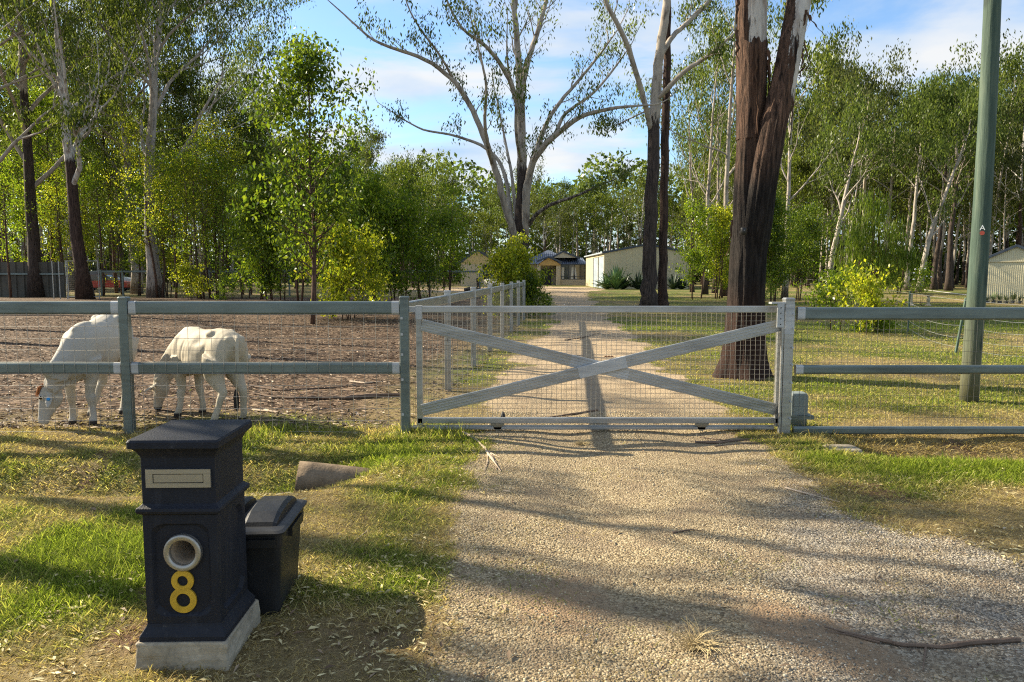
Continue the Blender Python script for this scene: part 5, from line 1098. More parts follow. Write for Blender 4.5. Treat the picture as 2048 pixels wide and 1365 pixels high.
def forest(px, d, kind, hs=1.0, nm='gum_tree', lab=None, H=None):
    t, kd, H0 = park[kind]; x = (px - 1024) / F * d; h = (CAMH + (547 - sky_y(px)) / F * d) * hs if H is None else H
    s_ = min(h / H0, 1.15 if kind == 5 else 9); row = 'front row' if d < 88 else 'back rows'
    lb = lab or f'{KN[kind]} gum, {row}, {zone(px, d)}'; gp_ = None if lab else f'{KN[kind]} gums, {row}, {zone(px, d)}'
    if kind in used: o = dup(t, 'gum_tree', (x, d, 0), rg.uniform(0, 6.28), (s_ * rg.uniform(.85, 1.15),) * 2 + (s_,), lb, gp_, tree=kd)
    else: used.add(kind); o = t; o.location = (x, d, 0); o.scale = (s_, s_, s_); o['label'] = lb; 
    if gp_: o['group'] = gp_
    elif 'group' in o: del o['group']
    return o
n_for = 0
for row, (d0, d1, st_, lo, hi) in enumerate([(73, 84, 34, 1560, 2250), (86, 98, 38, 1390, 2350), (100, 118, 34, 640, 2400), (104, 122, 42, 1010, 1600), (72, 92, 52, 560, 900), (70, 95, 42, -420, 620), (96, 120, 44, -500, 900), (122, 138, 40, 560, 2400)]):
    px = lo
    while px < hi:
        d = rg.uniform(d0, d1); jx = px + rg.uniform(-.4, .4) * st_
        if 900 < jx < 1400 and d < 112: d = rg.uniform(108, 122)
        k = rg.choice([0, 0, 2, 3, 4, 1, 6, 0] if row < 2 else [0, 1, 2, 3, 3, 4, 5, 6, 6])
        if jx > 1930 and d < 60: pass
        forest(jx, d, k, rg.uniform(.52, 1.03)); n_for += 1; px += st_
# wood behind everything (one mass)
n = 130000; r_ = np.random.default_rng(8); a = r_.uniform(-.95, .95, n); dd = r_.uniform(142, 165, n); x = np.sin(a) * dd * 1.15; y = np.cos(a) * dd; top = 15 + 9 * vn(x, y * 0, 9, 3) + 4 * vn(x, y * 0, 3, 5)
z = np.where(r_.random(n) < .3, r_.uniform(-.5, 5, n), top * r_.random(n)); p = np.stack([x, y, z + .5], 1); q1 = r_.normal(0, 1, (n, 3)); q1 /= np.linalg.norm(q1, axis=1)[:, None]; q2 = np.cross(q1, r_.normal(0, 1, (n, 3))); q2 /= np.linalg.norm(q2, axis=1)[:, None]; s_ = r_.uniform(.22, .75, n)[:, None]
V = np.stack([p - q1 * s_, p + q2 * s_ * .5, p + q1 * s_, p - q2 * s_ * .5], 1).reshape(-1, 3)
tag(npmesh('forest', V, np.arange(4 * n).reshape(-1, 4), M_far, fattr=dict(rnd=r_.random(n))), kind='stuff')
m = MB()
for i in range(170):
    a_ = r_.uniform(-.85, .85); d_ = r_.uniform(124, 150); x_, y_ = math.sin(a_) * d_ * 1.1, math.cos(a_) * d_; l_ = r_.normal(0, .8); m.tube([(x_, y_, -.1), (x_ + l_ * .4, y_, 6), (x_ + l_, y_, 13)], [.28, .2, .12], 5, a=[.3, .8, 1])
tag(m.build('forest_trunks', M_barkpale, None, attr='bark'), kind='stuff')

# --- the tall gums at the left
lspec = [(75, 50, 27, .42, M_bark, .55, 'charred black-trunked gum standing in front of the dark iron fence'), (172, 46, 26, .40, M_barkred, .35, 'tall gum with a reddish-brown base beside the galvanised gate panel'),
         (312, 49, 27, .42, M_barkpale, .02, 'tall gum with a pale flared grey trunk left of the thicket of thin stems'), (275, 58, 25, .34, M_barkpale, .03, 'pale smooth-trunked gum just left of and behind the flared grey one'),
         (-60, 44, 25, .35, M_bark, .2, 'tall gum leaning in from beyond the left edge of the view'), (420, 66, 25, .30, M_bark, .3, 'dark tall gum behind the thicket of thin stems in the paddock'), (150, 70, 27, .36, M_barkpale, .15, 'tall gum behind the iron fence between the black and reddish trunks')]
for i, (px, d, H_, r_0, bm_, dk, lb) in enumerate(lspec):
    tr, lv = auto_gum(300 + i, H_, r_0, .26, 11, .36, dict(nc=(5, 5, 3), up=.07, wob=.15, rmin=.006), leafm=36, leafL=.25, lsp=.33, darkto=dk, wr=.32, lean=((1.5, 0) if px < 0 else (rg.uniform(-1.4, 1.8), 0)), lev=3)
    finish(tr, 'gum_tree', lb, 'tree', ((px - 1024) / F * d, d, 0), lv, M_gum, bm_)
# shade trees just outside the left of the frame (their shadows streak across the foreground)
for i, (x, y, H_, bf_, lb) in enumerate([(-11.6, 8.8, 13, .5, 'roadside gum standing left of the letterbox verge outside the paddock'), (-16.2, 10.6, 17, .55, 'tall roadside gum further left of the letterbox along the fence line'), (-9.2, 6.6, 9, .55, 'slim roadside gum nearest to the letterbox on its left'), (-15.2, 18.3, 14, .4, 'leafy paddock gum nearest the front fence left of the calves'), (-21.5, 24, 18, .35, 'tall paddock gum standing left of the mulch mound'), (-27, 31, 20, .35, 'tallest paddock gum left of the dark iron fence')]):
    tr, lv = auto_gum(340 + i, H_, .16 + .02 * i, bf_, 6, .24, dict(nc=(4, 3, 2), rmin=.006), leafm=9, leafL=.20, lsp=.16, darkto=.3, lev=3, keep=.6); finish(tr, 'gum_tree', lb, 'tree', (x, y, 0), lv, M_gum, M_bark)

for i, (x, y, H_, lb) in enumerate([(-10.4, 9.3, 11, 'dense-topped gum added out of view at left to shade the driveway')]):  # added out-of-view gum, its crown shaped to shade the near right gravel
    tr, lv = auto_gum(350 + i, H_, .13, .62, 9, .17, dict(nc=(4, 4, 3), rmin=.006), leafm=12, leafL=.18, lsp=.16, darkto=.3, lev=3, keep=.8); finish(tr, 'gum_tree', lb, 'tree', (x, y, 0), lv, M_gum, M_bark)
# --- hero: many-limbed gum in the middle
P0 = dict(wob=.16, up=.10, nc=(4, 4, 3), ang=(.25, .7), lr=(.5, .75), bark=1.0, uptw=.5, t0=.25)
def pxp(base_d, pts): return [tuple(W(a, b, base_d + (c if len(q) > 2 else 0))) if False else tuple(W(q[0], q[1], base_d + (q[2] if len(q) > 2 else 0))) for q in pts for a, b, c in [(0, 0, 0)]]
def hero(seed, base_px, d, limbs, name, label, lmat, bmat, P, leafargs):
    bx, by = (base_px - 1024) / F * d, d; tr = Tree(seed)
    for (pts, rads, n, clen, bark, t0) in limbs:
        Q_ = np.array(pxp(d, pts)) - (bx, by, 0)
        if pts[0][1] >= 9000: Q_[0][2] = -.1
        tr.limb(Q_, rads, P, n, clen=clen, bark=bark, t0=t0)
    return finish(tr, name, label, 'tree', (bx, by, 0), tr.leaves(*leafargs), lmat, bmat)
D = 36.0
hero(11, 1042, D, [
    ([(1042, 612), (1043, 520), (1044, 450), (1045, 360), (1043, 300), (1041, 200), (1036, 100), (1026, 0), (1020, -110)], [.42, .33, .31, .27, .22, .19, .15, .11, .06], 9, 3.2, [0, 0, 0, .2, .9, 1, 1, 1, 1], .5),
    ([(1038, 500), (1022, 450, -.5), (1006, 400, -1), (992, 340, -1.5), (968, 270, -2), (938, 205, -2.2), (905, 155, -2.5), (850, 118, -2.6), (790, 98, -2.8), (745, 82, -3), (700, 40, -3), (655, 0, -3)], [.20, .18, .16, .15, .13, .12, .10, .085, .07, .055, .04, .02], 12, 1.7, .75, .4),
    ([(1034, 480), (1020, 430, .5), (1016, 370, .8), (1000, 320, 1.5), (965, 290, 2), (900, 268, 2.5), (845, 262, 3), (800, 235, 3), (755, 205, 3)], [.12, .11, .10, .09, .08, .06, .05, .03, .015], 6, 1.4, .8, .5),
    ([(1050, 470), (1052, 400, -.6), (1058, 345, -1), (1075, 305, -1.6), (1110, 270, -2.2), (1160, 232, -2.8), (1215, 217, -3), (1290, 211, -3.2)], [.20, .19, .17, .15, .13, .10, .08, .04], 9, 2.3, 1.0, .3),
    ([(1049, 420), (1062, 340, 1), (1082, 270, 2), (1110, 215, 2.5), (1150, 170, 3), (1200, 110, 3.4), (1235, 60, 3.6)], [.16, .14, .12, .10, .08, .06, .03], 10, 2.6, 1.0, .3),
    ([(1042, 235), (1024, 170, -.8), (1000, 125, -1.4), (965, 85, -2), (930, 66, -2.4), (900, 20, -2.5), (880, -40, -2.6)], [.14, .12, .10, .08, .06, .05, .03], 9, 2.4, 1.0, .3),
    ([(1043, 180), (1056, 120, .8), (1070, 80, 1.2), (1084, 35, 1.5), (1102, -30, 2), (1125, -120, 2.5)], [.15, .13, .12, .10, .08, .05], 8, 3.0, 1.0, .35),
    ([(1054, 455), (1075, 425, -1), (1110, 405, -2), (1150, 394, -3), (1190, 375, -3.4), (1232, 358, -3.6)], [.11, .095, .08, .06, .045, .02], 5, 1.0, .5, .5),
    ([(985, 330, -1.5), (975, 290, -3), (968, 240, -4), (975, 170, -5), (960, 110, -5.4), (940, 30, -5.6)], [.10, .085, .07, .055, .04, .02], 8, 2.0, .9, .3),
    ([(905, 155, -2.5), (880, 110, -3), (840, 60, -3.4), (812, 10, -3.6), (800, -60, -3.8)], [.06, .05, .04, .03, .015], 6, 1.5, .7, .3),
    ([(1110, 270, -2.2), (1128, 225, -2), (1180, 195, -1.6), (1220, 150, -1), (1262, 90, 0)], [.09, .08, .06, .05, .025], 9, 2.2, 1.0, .3),
    ([(1044, 330), (1030, 270, -1.6), (1034, 200, -2.6), (1012, 130, -3), (1015, 40, -3.2)], [.08, .07, .055, .045, .02], 7, 1.8, 1.0, .3),
    ([(1036, 500), (1030, 420, 1), (1024, 350, 1.8), (1012, 290, 2.5), (1000, 230, 3.2), (985, 160, 4)], [.10, .09, .08, .06, .045, .02], 7, 2.0, .9, .4),
], 'gum_tree', 'dark-based gum with many white spreading limbs at the far end of the side fence', M_gum, M_bark, P0, (6, .17, .17, .34, .6, .75))
# --- pair of trees in front of the shed
D2 = 33.5
P1 = dict(wob=.15, up=.08, nc=(4, 3, 3), ang=(.3, .8), lr=(.5, .75), bark=1.0, uptw=.3)
hero(12, 1298, D2, [
    ([(1297, 618), (1298, 600), (1299, 520), (1303, 400), (1307, 260), (1311, 200), (1317, 130), (1326, 60), (1334, 0), (1345, -140), (1350, -300)], [.46, .38, .31, .29, .26, .24, .21, .19, .17, .12, .06], 8, 3.4, [0, 0, 0, 0, .35, .8, 1, 1, 1, 1, 1], .75),
    ([(1302, 262), (1292, 215, -.5), (1276, 160, -1), (1258, 95, -1.6), (1240, 60, -2), (1210, 0, -2.4), (1180, -70, -2.6)], [.13, .12, .115, .11, .10, .085, .05], 5, 2.4, 1.0, .6),
    ([(1314, 200), (1340, 172, -.6), (1375, 137, -1), (1410, 118, -1.3), (1440, 92, -1.5), (1468, 68, -1.6)], [.12, .11, .095, .085, .07, .05], 6, 1.8, 1.0, .4),
    ([(1322, 110), (1345, 72, .6), (1375, 45, 1), (1405, 15, 1.5), (1440, -20, 2)], [.13, .11, .10, .09, .06], 6, 2.0, 1.0, .4),
    ([(1308, 215), (1255, 240, 1), (1225, 255, 1.5)], [.04, .03, .01], 3, 1.2, .8, .4),
], 'gum_tree', 'left tree of the close pair before the shed, black below with smooth white limbs', M_gum, M_bark, P1, (8, .2, .18, .34, .6, .9))
hero(13, 1325, D2 + .7, [
    ([(1324, 615), (1325, 590), (1326, 500), (1328, 380), (1331, 250), (1334, 120), (1336, 0), (1334, -160), (1338, -320)], [.30, .22, .20, .19, .185, .17, .15, .11, .05], 9, 3.0, [.1, .1, .15, .15, .2, .3, .35, .6, 1], .72),
], 'gum_tree', 'right tree of the close pair before the shed, a straight plain brown trunk', M_gum, M_barkred, P1, (8, .2, .18, .34, .6, .9))
# slim trees rising behind
for i, (px, d, lb, lm, hh) in enumerate([(1447, 52, 'slim straight gum immediately left of the twin-trunked gum', .25, 24), (1409, 56, 'slim forked reddish gum behind the bright green saplings by the shed', .25, 19), (1428, 60, 'thin crooked gum between two slim trunks behind the bright saplings', .25, 17), (1568, 47, 'slim pale gum with a broken grey trunk right of the twin-trunked gum', .05, 18), (1384, 63, 'slender dark gum behind the right end of the cream shed', .4, 18)]):
    tr, lv = auto_gum(360 + i, hh, .22 - .015 * i, .34, 9, .24, dict(nc=(4, 4, 3), rmin=.006, up=.09), leafm=9, leafL=.24, lsp=.30, darkto=lm, wr=.32, lean=(rg.uniform(-.8, .8), 0)); finish(tr, 'gum_tree', lb, 'tree', ((px - 1024) / F * d, d, 0), lv, M_gum, M_bark if lm > .1 else M_barkpale)
# named trees on the right lawn
def rt(px, py, top_py, seed, lb, bm_, r0, lm_=M_far, lean=(0, 0), bf_=.35, nl=8, dk=.02, sp=.24):
    x, y = G(px, py); h = (CAMH + (547 - top_py) / F * y) * .86; tr, lv = auto_gum(seed, h, r0, bf_, nl, sp, dict(nc=(4, 4, 3), rmin=.006, up=.08), leafm=10, leafL=.30, lsp=.36, darkto=dk, wr=.34, lean=lean); finish(tr, 'gum_tree', lb, 'tree', (x, y, 0), lv, lm_, bm_)
rt(1657, 583, 190, 371, 'white-trunked gum leaning slightly right beyond the leafy bush', M_barkpale, .30, lean=(2.2, 0), bf_=.4)
rt(1812, 581, 150, 372, 'slim pale brown wavy-trunked gum left of the leaning one beyond the bird baths', M_barkpale, .24, lean=(.6, 0), bf_=.5)
rt(1838, 584, 180, 373, 'pale gum leaning right with two crossing limbs beyond the bird baths', M_barkpale, .26, lean=(3.6, 0), bf_=.3)
rt(1897, 582, 150, 374, 'dark-trunked gum on the lawn edge just left of the green pole', M_bark, .28, bf_=.45, dk=.7)
rt(1868, 580, 170, 376, 'black-based gum on the lawn edge two trunks left of the green pole', M_bark, .26, bf_=.5, dk=.8)

# --- twin-trunked gum close behind the gate
D3 = 11.4; bx, by = (1487 - 1024) / F * D3, D3; tr = Tree(21)
def cart(pts): return np.array(pxp(D3, pts)) - (bx, by, 0)
def thick(path, rads, bark, seed):
    pts = cart(path); m_ = len(pts); tt = np.linspace(0, m_ - 1, (m_ - 1) * 9 + 1); sm = np.stack([np.interp(tt, range(m_), pts[:, j]) for j in range(3)], 1)
    for _ in range(5): sm[1:-1] = .25 * sm[:-2] + .5 * sm[1:-1] + .25 * sm[2:]
    rr = np.interp(tt, range(m_), rads); br = np.interp(tt, range(m_), bark)
    def fl(i, a):
        z = sm[i][2]; fl_ = 1 + .05 * np.sin(5 * a + seed + z * .5) + .035 * np.sin(11 * a + z * 1.3) + .02 * np.sin(23 * a + z * 2.1) + .018 * np.sin(37 * a - z * 3)
        return fl_ + max(0, .9 - z) ** 2 * .22 * np.sin(4 * a + seed)
    tr.m.tube(sm, rr, 72, a=br, flute=fl)
    aa_ = np.arange(72) * 2 * math.pi / 72; side_ = -np.sin(aa_)[None, :] * .42 + .12 * np.sin(5 * aa_)[None, :]
    tr.m.a[-1] = (br[:, None] + side_ * sst(.05, .4, br)[:, None] * sst(1.0, .8, br)[:, None]).ravel()
    return sm, rr
thick([(1486, 770), (1487, 752), (1489, 720), (1491, 660), (1493, 600), (1496, 540), (1499, 490), (1497, 430), (1495, 380), (1498, 330), (1501, 270), (1503, 200), (1502, 100), (1503, 0), (1500, -200), (1490, -500), (1480, -900)], [.45, .405, .335, .29, .268, .265, .262, .222, .198, .194, .192, .193, .205, .212, .19, .15, .10], [0, 0, 0, 0, 0, 0, 0, 0, 0, 0, 0, .16, .60, .66, .9, 1, 1], 1.0)
thick([(1500, 570, .0), (1506, 500, -.06), (1514, 440, -.14), (1523, 380, -.2), (1532, 325, -.22), (1544, 262, -.22), (1558, 200, -.2), (1570, 150, -.18), (1581, 90, -.15), (1598, 0, 0), (1630, -200, .3), (1680, -500, 1), (1720, -900, 1.5)], [.17, .20, .212, .200, .190, .185, .178, .170, .166, .168, .16, .13, .08], [0, 0, 0, 0, 0, .05, .2, .38, .52, .72, .9, 1, 1], 2.3)
# collar of loose bark round the left trunk
cb = MB(); P_ = cart([(1501, 88), (1501, 130), (1501, 180), (1500, 235), (1498, 280)])
k = 40; a = np.arange(k) * 2 * math.pi / k; rgs = []
for i, (p_, r_) in enumerate(zip(P_, (.226, .220, .216, .210, .200))):
    f = 1 + .03 * np.sin(9 * a + i * .3) + .02 * np.sin(21 * a); rgs.append(np.stack([p_[0] + .015 + np.cos(a) * r_ * f, p_[1] + np.sin(a) * r_ * f, np.full(k, p_[2]) + (.04 * np.sin(7 * a) + .03 * np.sin(17 * a) if i == 0 else 0)], 1))
cb.rings(rgs, caps=False)
P2 = dict(wob=.13, up=.06, nc=(4, 4, 3), ang=(.4, .9), lr=(.5, .72), bark=1.0)
for x_, dir_, ln in ((0.1, (.3, .2, 1), 3.2), (.2, (-.8, .3, .8), 3.4), (.3, (-.3, -.4, .9), 3), (1.7, (.7, .3, .7), 3.4), (1.9, (.2, .6, .9), 3.2), (1.6, (.6, -.3, .9), 2.6)):
    tr.branch((x_, 0 if x_ < 1 else 1.2, rg.uniform(9.5, 11.8)), dir_, ln, .09, 1, 3, P2)
tg = thing('gum_tree', 'huge twin-trunked gum with black peeling bark just behind the gate post', 'tree', (bx, by, 0))
tr.m.build('trunk', M_twin, tg, True, 'bark'); V, rn = tr.leaves(4, .28, .16, .3, .65); npmesh('crown', V, np.arange(len(V)).reshape(-1, 4), M_gum, tg, fattr=dict(rnd=rn))
cb.build('bark_collar', M_twin, tg, True, 'bark')
def ribbon(pts, w_, parent, mat, twist=1.5, name='bark_strip'):
    m = MB(); n = 14; P = np.array(pts, float); tt = np.linspace(0, len(P) - 1, n); S = np.stack([np.interp(tt, range(len(P)), P[:, j]) for j in range(3)], 1); S[1:-1] += rs.normal(0, .008, S[1:-1].shape)
    rgs = []
    for i in range(n):
        a = twist * i / n; wv = w_ * (1 - .6 * (i / n) ** 2) / 2; u = np.array((math.cos(a), math.sin(a), 0)) * wv; v = np.array((-math.sin(a), math.cos(a), 0)) * .006
        rgs.append(np.array([S[i] - u, S[i] - v, S[i] + u, S[i] + v]))
    m.rings(rgs); m.build(name, mat, parent)
M_strip = simple('dead_bark', (.075, .042, .027), .85, 0, .5, 8, .6, 40, .15)
def cp_(px, py, o=0.0): return np.array(W(px, py, D3 + o)) - (bx, by, 0)
for pts, w_ in (([(1612, 25, -.2), (1622, 40, -.25), (1640, 62, -.3), (1652, 72, -.3)], .07), ([(1612, 20, -.2), (1606, 50, -.22), (1600, 85, -.22), (1590, 130, -.22)], .06), ([(1606, 30, -.2), (1600, 70, -.24), (1596, 110, -.24)], .05), ([(1600, 60, -.2), (1612, 100, -.22), (1620, 125, -.3), (1606, 150, -.2)], .04),
                ([(1600, 140, -.2), (1622, 138, -.3), (1640, 152, -.34)], .05), ([(1596, 148, -.2), (1612, 130, -.3), (1618, 112, -.35)], .035), ([(1596, 150, -.2), (1616, 156, -.3), (1628, 152, -.3)], .04), ([(1590, 172, -.2), (1612, 176, -.3), (1628, 182, -.3)], .035), ([(1604, 96, -.2), (1606, 130, -.24), (1598, 160, -.2)], .05),
                ([(1536, 100, -.15), (1540, 140, -.15), (1541, 180, -.15), (1546, 200, -.15)], .05), ([(1534, 120, -.1), (1538, 170, -.1), (1540, 240, -.1)], .045), ([(1512, 88, -.28), (1514, 140, -.28), (1512, 200, -.27), (1516, 270, -.27)], .035), ([(1520, 90, -.27), (1522, 150, -.27), (1517, 200, -.28), (1512, 268, -.26)], .028), ([(1474, 60, -.25), (1475, 110, -.25), (1478, 140, -.25)], .05), ([(1476, 0, -.2), (1473, 40, -.22), (1474, 100, -.22)], .045),
                ([(1464, 440, -.22), (1463, 470, -.25), (1458, 498, -.26), (1452, 512, -.27)], .035), ([(1586, 190, -.1), (1584, 240, -.1), (1579, 290, -.05)], .04)):
    ribbon([cp_(*p_) for p_ in pts], w_, tg, M_strip)
wc = thing('trail_camera', 'small dark cylindrical camera fixed high on the twin-trunked gum', 'camera', tuple(W(1486, 463, D3 - .36))); m = MB(); m.tube([(0, -.02, -.055), (0, -.02, .045), (0, -.02, .052)], [.042, .042, .036], 16); m.tube([(0, 0, 0), (0, .13, -.01)], .015, 8); m.build('body', simple('camera_plastic', (.02, .02, .019), .6), wc, True); m = MB(); m.tube([(.0, -.061, .01), (0, -.066, .01)], .009, 10); m.build('lens', simple('lens', (.12, .12, .12), .2), wc)

# --- saplings in the paddock and on the lawn
def sapling(seed, H, stems=1, w_=.24, low=.22, n=26, leafL=.13, leafm=5, lsp=.13, wr=.5, r0=.045, spread=.25, up=.12, droop=.5):
    tr = Tree(seed); Pq = dict(wob=.18, up=up, nc=(4, 3), ang=(.4, .95), lr=(.5, .75), bark=.4, rmin=.003)
    for s_ in range(stems):
        a = tr.rnd(0, 6.28); q = .0 if stems == 1 else tr.rnd(.1, .4); e = tr.rnd(.3, 1) * spread * (stems > 1) * H * .35; z = np.linspace(0, 1, 9); h = H * (1 if s_ == 0 else tr.rnd(.7, .97))
        pts = np.stack([math.cos(a) * (q + e * z) + np.cumsum(tr.r.normal(0, .018, 9)) * H * .3, math.sin(a) * (q + e * z) + np.cumsum(tr.r.normal(0, .018, 9)) * H * .3, z * h - .03], 1); rr = r0 * (H / 5) * (1 - .85 * z) / math.sqrt(stems) ** .6; tr.m.tube(pts, rr, 7, a=0.2 + .3 * z)
        for i in range(int(n / stems)):
            f = low + (1 - low) * ((i + tr.rnd(0, 1)) / (n / stems)); j = min(f * 8, 7.99); k = int(j); p_ = pts[k] + (pts[k + 1] - pts[k]) * (j - k); b = tr.rnd(0, 6.28); el = tr.rnd(.1, .9); prof = (math.sin(math.pi * min(1, (f - low) / (1 - low) * .85 + .14)) ** .7) * (1.2 - .5 * (f - low) / (1 - low))
            tr.branch(p_, (math.cos(b) * math.cos(el), math.sin(b) * math.cos(el), math.sin(el)), H * w_ * prof * tr.rnd(.35, 1.35) + .12, max(rr[k] * .4, .006), 2, 3, Pq)
    return tr, tr.leaves(leafm, lsp, leafL, wr, droop)
# (base px, base py, top py, stems, width, low, leaf material, label, leaf length, density)
saps = [
 (10, 588, 150, 1, .20, .35, M_gum, 'taller leafy gum at the far left edge behind the bare-stemmed sapling', .20, 70, 9),
 (112, 587, 215, 1, .22, .35, M_sap, 'mid-height leafy gum between the black and the reddish trunks', .20, 64, 9),
 (235, 587, 170, 1, .20, .35, M_gum, 'mid-height leafy gum right of the reddish trunk behind the fence post', .20, 70, 9),
 (490, 590, 215, 2, .20, .25, M_gum, 'grey-green gum filling the gap behind the dense dark clump', .20, 80, 9),
 (372, 588, 160, 1, .18, .35, M_gum, 'grey-green gum rising behind the yellow-topped young gums', .20, 70, 9),
 (58, 590, 380, 2, .26, .22, M_sap, 'bushy low-crowned young gum in front of the black-trunked gum', .16, 40, 6),
 (150, 590, 400, 2, .28, .25, M_yel, 'bushy yellow-green young gum left of the reddish trunk', .16, 36, 6),
 (276, 592, 370, 2, .26, .20, M_sap, 'bushy young gum hiding the pale smooth trunk behind it', .16, 40, 6),
 (340, 594, 430, 3, .30, .12, M_yel, 'short bushy young gum right of the flared grey trunk', .15, 36, 6),
 (490, 598, 420, 3, .30, .08, M_sap, 'short leafy gum between the thin stem thicket and the dense dark clump', .15, 40, 6),
 (24, 596, 330, 1, .20, .45, M_sap, 'thin sapling with a bare reddish stem at the far left edge of the paddock', .15, 24, 4),
 (172, 588, 300, 3, .20, .35, M_sap, 'multi-stemmed young gum with curving stems in front of the reddish trunk', .15, 34, 5),
 (208, 592, 330, 1, .24, .3, M_sap, 'single-stemmed sapling just right of the curving multi-stemmed one', .15, 28, 5),
 (130, 592, 345, 2, .26, .40, M_yel, 'low yellow-green sapling hanging over the mulch mound at the left', .15, 26, 4),
 (243, 590, 420, 1, .26, .35, M_sap, 'small crooked sapling behind the first fence post', .14, 22, 4),
 (320, 596, 268, 2, .22, .30, M_yel, 'tall yellow-topped young gum left of the thin stem thicket', .15, 44, 6),
 (352, 597, 330, 1, .22, .35, M_sap, 'straight young gum between the flared grey trunk and the thicket', .15, 30, 5),
 (405, 598, 285, 3, .20, .30, M_sap, 'left clump of the thicket of thin dark stems', .15, 40, 5),
 (430, 598, 240, 3, .22, .28, M_yel, 'tallest yellow-crowned clump of the thin stem thicket', .15, 56, 6),
 (447, 598, 300, 2, .22, .25, M_sap, 'right clump of the thicket of thin dark stems', .15, 36, 5),
 (380, 600, 530, 4, .40, .0, M_yel, 'knee-high bright leafy bush at the foot of the thicket', .12, 30, 5),
 (455, 602, 560, 4, .60, .0, M_sap, 'tiny leafy bush just right of the thicket', .10, 18, 4),
 (520, 612, 350, 4, .24, .08, M_dark, 'dense dark green young gum clump left of the tallest sapling', .17, 60, 7),
 (555, 612, 400, 4, .28, .05, M_sap, 'leafy green clump reaching the ground directly left of the tallest sapling', .17, 50, 6),
 (625, 650, 112, 1, .21, .16, M_dark, 'tallest broad-leaved sapling with a reddish stem in the middle of the paddock', .18, 66, 4),
 (600, 618, 300, 2, .22, .15, M_dark, 'dark leafy young gum partly behind the tallest sapling', .17, 46, 5),
 (668, 618, 330, 3, .24, .15, M_dark, 'dark mid-height young gum right of the tallest sapling', .17, 56, 6),
 (700, 640, 455, 5, .38, .03, M_yel, 'bright yellow-green bushy sapling right of the tallest sapling', .15, 60, 6),
 (745, 622, 370, 3, .26, .10, M_sap, 'young gum clump between the bright bushy sapling and the wide dark clump', .16, 60, 6),
 (800, 622, 400, 4, .28, .10, M_sap, 'wide green clump left of the gate in the paddock', .16, 48, 5),
 (848, 616, 365, 3, .26, .14, M_dark, 'tall dark green clump behind the left gate corner', .16, 46, 5),
 (893, 604, 385, 3, .24, .18, M_sap, 'green clump beside the brick garage end', .16, 42, 5),
 (1030, 634, 478, 5, .27, .02, M_yel, 'bright green bush at the far end of the side fence by the driveway', .12, 80, 7),
 (1068, 632, 555, 4, .34, .0, M_dark, 'low dark part of the bush spilling onto the driveway edge', .11, 46, 6),
 (1395, 598, 410, 2, .24, .20, M_sap, 'bright young tree in front of the right end of the cream shed', .16, 34, 4),
 (1385, 600, 505, 1, .20, .35, M_sap, 'sparse little sapling by the corner of the cream shed', .14, 14, 4),
 (1432, 598, 415, 3, .26, .16, M_yel, 'second bright young tree immediately left of the twin-trunked gum', .16, 44, 5),
 (1452, 596, 440, 3, .22, .12, M_sap, 'dense green young tree half hidden behind the twin-trunked gum', .16, 50, 6),
 (1555, 606, 400, 4, .28, .16, M_dark, 'dense rounded dark green tree right of the twin-trunked gum', .14, 90, 8),
 (1592, 602, 420, 4, .34, .18, M_dark, 'rounded darker tree at the right of the dense pair', .14, 80, 8),
 (1668, 660, 545, 4, .42, .10, M_sap, 'straggly leafy shrub left of the broad-leaved one behind the right fence', .10, 26, 3),
 (1728, 668, 572, 4, .60, .18, M_yel, 'broad-leaved yellow-green shrub behind the right fence', .13, 22, 3),
 (1745, 664, 628, 5, .60, .0, M_sap, 'small low shrub growing through the right fence wires', .09, 20, 4),
 (1520, 608, 552, 5, .6, .0, M_sap, 'low weedy bush at the foot of the dense round tree', .09, 22, 4),
]
for i, (px, py, tp, stm, w_, low, lm_, lb, lL, nb, lmm) in enumerate(saps):
    x, y = G(px, py); h = CAMH + (547 - tp) / F * y
    tr, lv = sapling(500 + i, h, stm, w_, low, int(nb * 1.25), lL * .82, lmm + 2, .075 + .018 * h, .5 if lm_ is not M_wat else .2, r0=.05, spread=.22)
    finish(tr, 'young_gum' if h > 1.6 else 'shrub', lb, 'young tree' if h > 1.6 else 'shrub', (x, y, float(hgt(x, y)) - .02), lv, lm_, M_stem, stem='trunk' if h > 1.6 else 'stem', cr='crown' if h > 1.6 else 'foliage')
# weeping wattles
for i, (px, py, tp, lb) in enumerate([(1752, 585, 385, 'tall weeping feathery wattle beyond the broad-leaved shrub'), (1712, 583, 440, 'shorter weeping wattle just left of the tall feathery one'), (1795, 582, 470, 'weeping wattle leaning over the lawn right of the tall feathery one')]):
    x, y = G(px, py); y = min(y, 60); x = (px - 1024) / F * y; h = CAMH + (547 - tp) / F * y; tr, lv = sapling(560 + i, h, 2, .26, .2, 44, .5, 4, .34, .09, r0=.07, up=-.02, droop=.85); finish(tr, 'wattle_tree', lb, 'tree', (x, y, 0), lv, M_wat, M_stem)
# white rose bush between the bird baths
x, y = G(1838, 612); tr, lv = sapling(580, 2.0, 3, .2, .3, 22, .09, 4, .10, .5, r0=.03); rb = finish(tr, 'rose_bush', 'tall white flowering rose bush between the two bird baths', 'rose bush', (x, y, 0), lv, M_sap, M_stem)
M_wf = simple('white_petals', (.8, .8, .78), .6)
for i in range(9):
    m = MB(); c0 = np.array((rg.uniform(-.5, .5), rg.uniform(-.3, .3), rg.uniform(1.2, 2.0))); blob(m, c0, (.055, .055, .03)); m.build('flower', M_wf, rb, True)
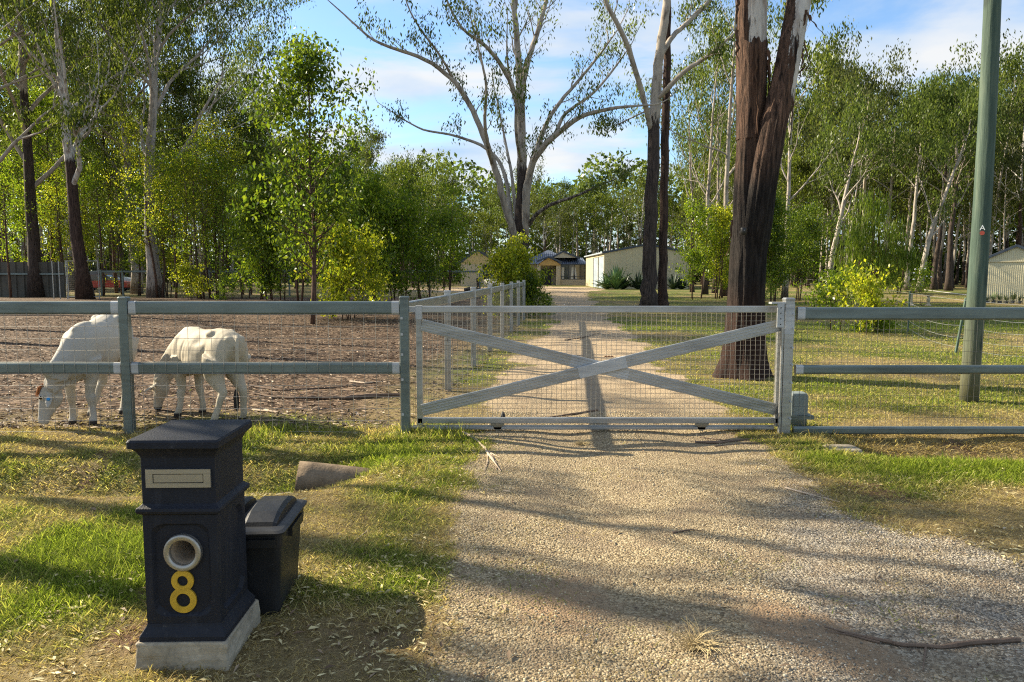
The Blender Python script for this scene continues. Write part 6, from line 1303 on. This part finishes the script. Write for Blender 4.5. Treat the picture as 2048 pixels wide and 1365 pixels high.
# strappy plants by the shed
def strappy(loc, h, lb, mat, n=60, gp_=None):
    t = thing('strappy_plant', lb, 'plant', loc, 0, gp_); m = MB()
    for i in range(n):
        a = rs.random() * 6.28; e = rs.uniform(.5, 1.4); l_ = h * rs.uniform(.7, 1.15); d = np.array((math.cos(a), math.sin(a), 0)); P = [d * (l_ * math.cos(e) * q_ + .03) + np.array((0, 0, l_ * math.sin(e) * q_ - .35 * l_ * q_ * q_ * math.cos(e))) for q_ in (0, .33, .66, 1)]; sd_ = np.array((-d[1], d[0], 0)); wv = (.035, .06, .05, .005); V = []
        for p_, w_ in zip(P, wv): V += [p_ - sd_ * w_ * h, p_ + (0, 0, -.02 * h), p_ + sd_ * w_ * h]
        m.add(V, [(j * 3 + c, j * 3 + c + 1, j * 3 + c + 4, j * 3 + c + 3) for j in range(3) for c in (0, 1)])
    m.build('leaves', mat, t); return t
M_str = simple('strap_leaves', (.10, .17, .06), .45, 0, .5, 2); M_str2 = simple('dark_strap_leaves', (.035, .06, .03), .5, 0, .4, 2)
for px, d, h, lb, mt in ((1214, 74.5, 1.9, 'leftmost bright leafy plant by the roller door corner of the shed', M_str), (1232, 74, 2.5, 'largest bright strappy plant against the cream shed wall', M_str), (1246, 74.5, 1.8, 'dark strappy plant right of the largest bright one', M_str2), (1276, 74, 2.0, 'strappy plant just left of the paired tree trunks', M_str2), (1346, 74, 1.7, 'strappy plant just right of the paired tree trunks', M_str2), (1362, 74, 1.5, 'last dark strappy plant at the right end of the shed wall', M_str2)):
    strappy(((px - 1024) / F * d, d, 0), h, lb, mt)
# leaf on the gate brace crossing
m = MB(); xg, zg = gxp(1211), gz(714)
for i in range(3): a = i * 2.1; m.add([(xg - .03 + .03 * i, GY - .05, zg), (xg - .01 + .03 * i, GY - .07, zg + .018), (xg + .02 + .03 * i, GY - .05, zg + .006), (xg + .0 + .03 * i, GY - .03, zg + .016)], [(0, 1, 2, 3)])
tag(m.build('dead_leaf', simple('dead_leaf', (.25, .09, .04), .7)), 'small curled reddish dead leaves caught where the gate braces cross', 'leaf')
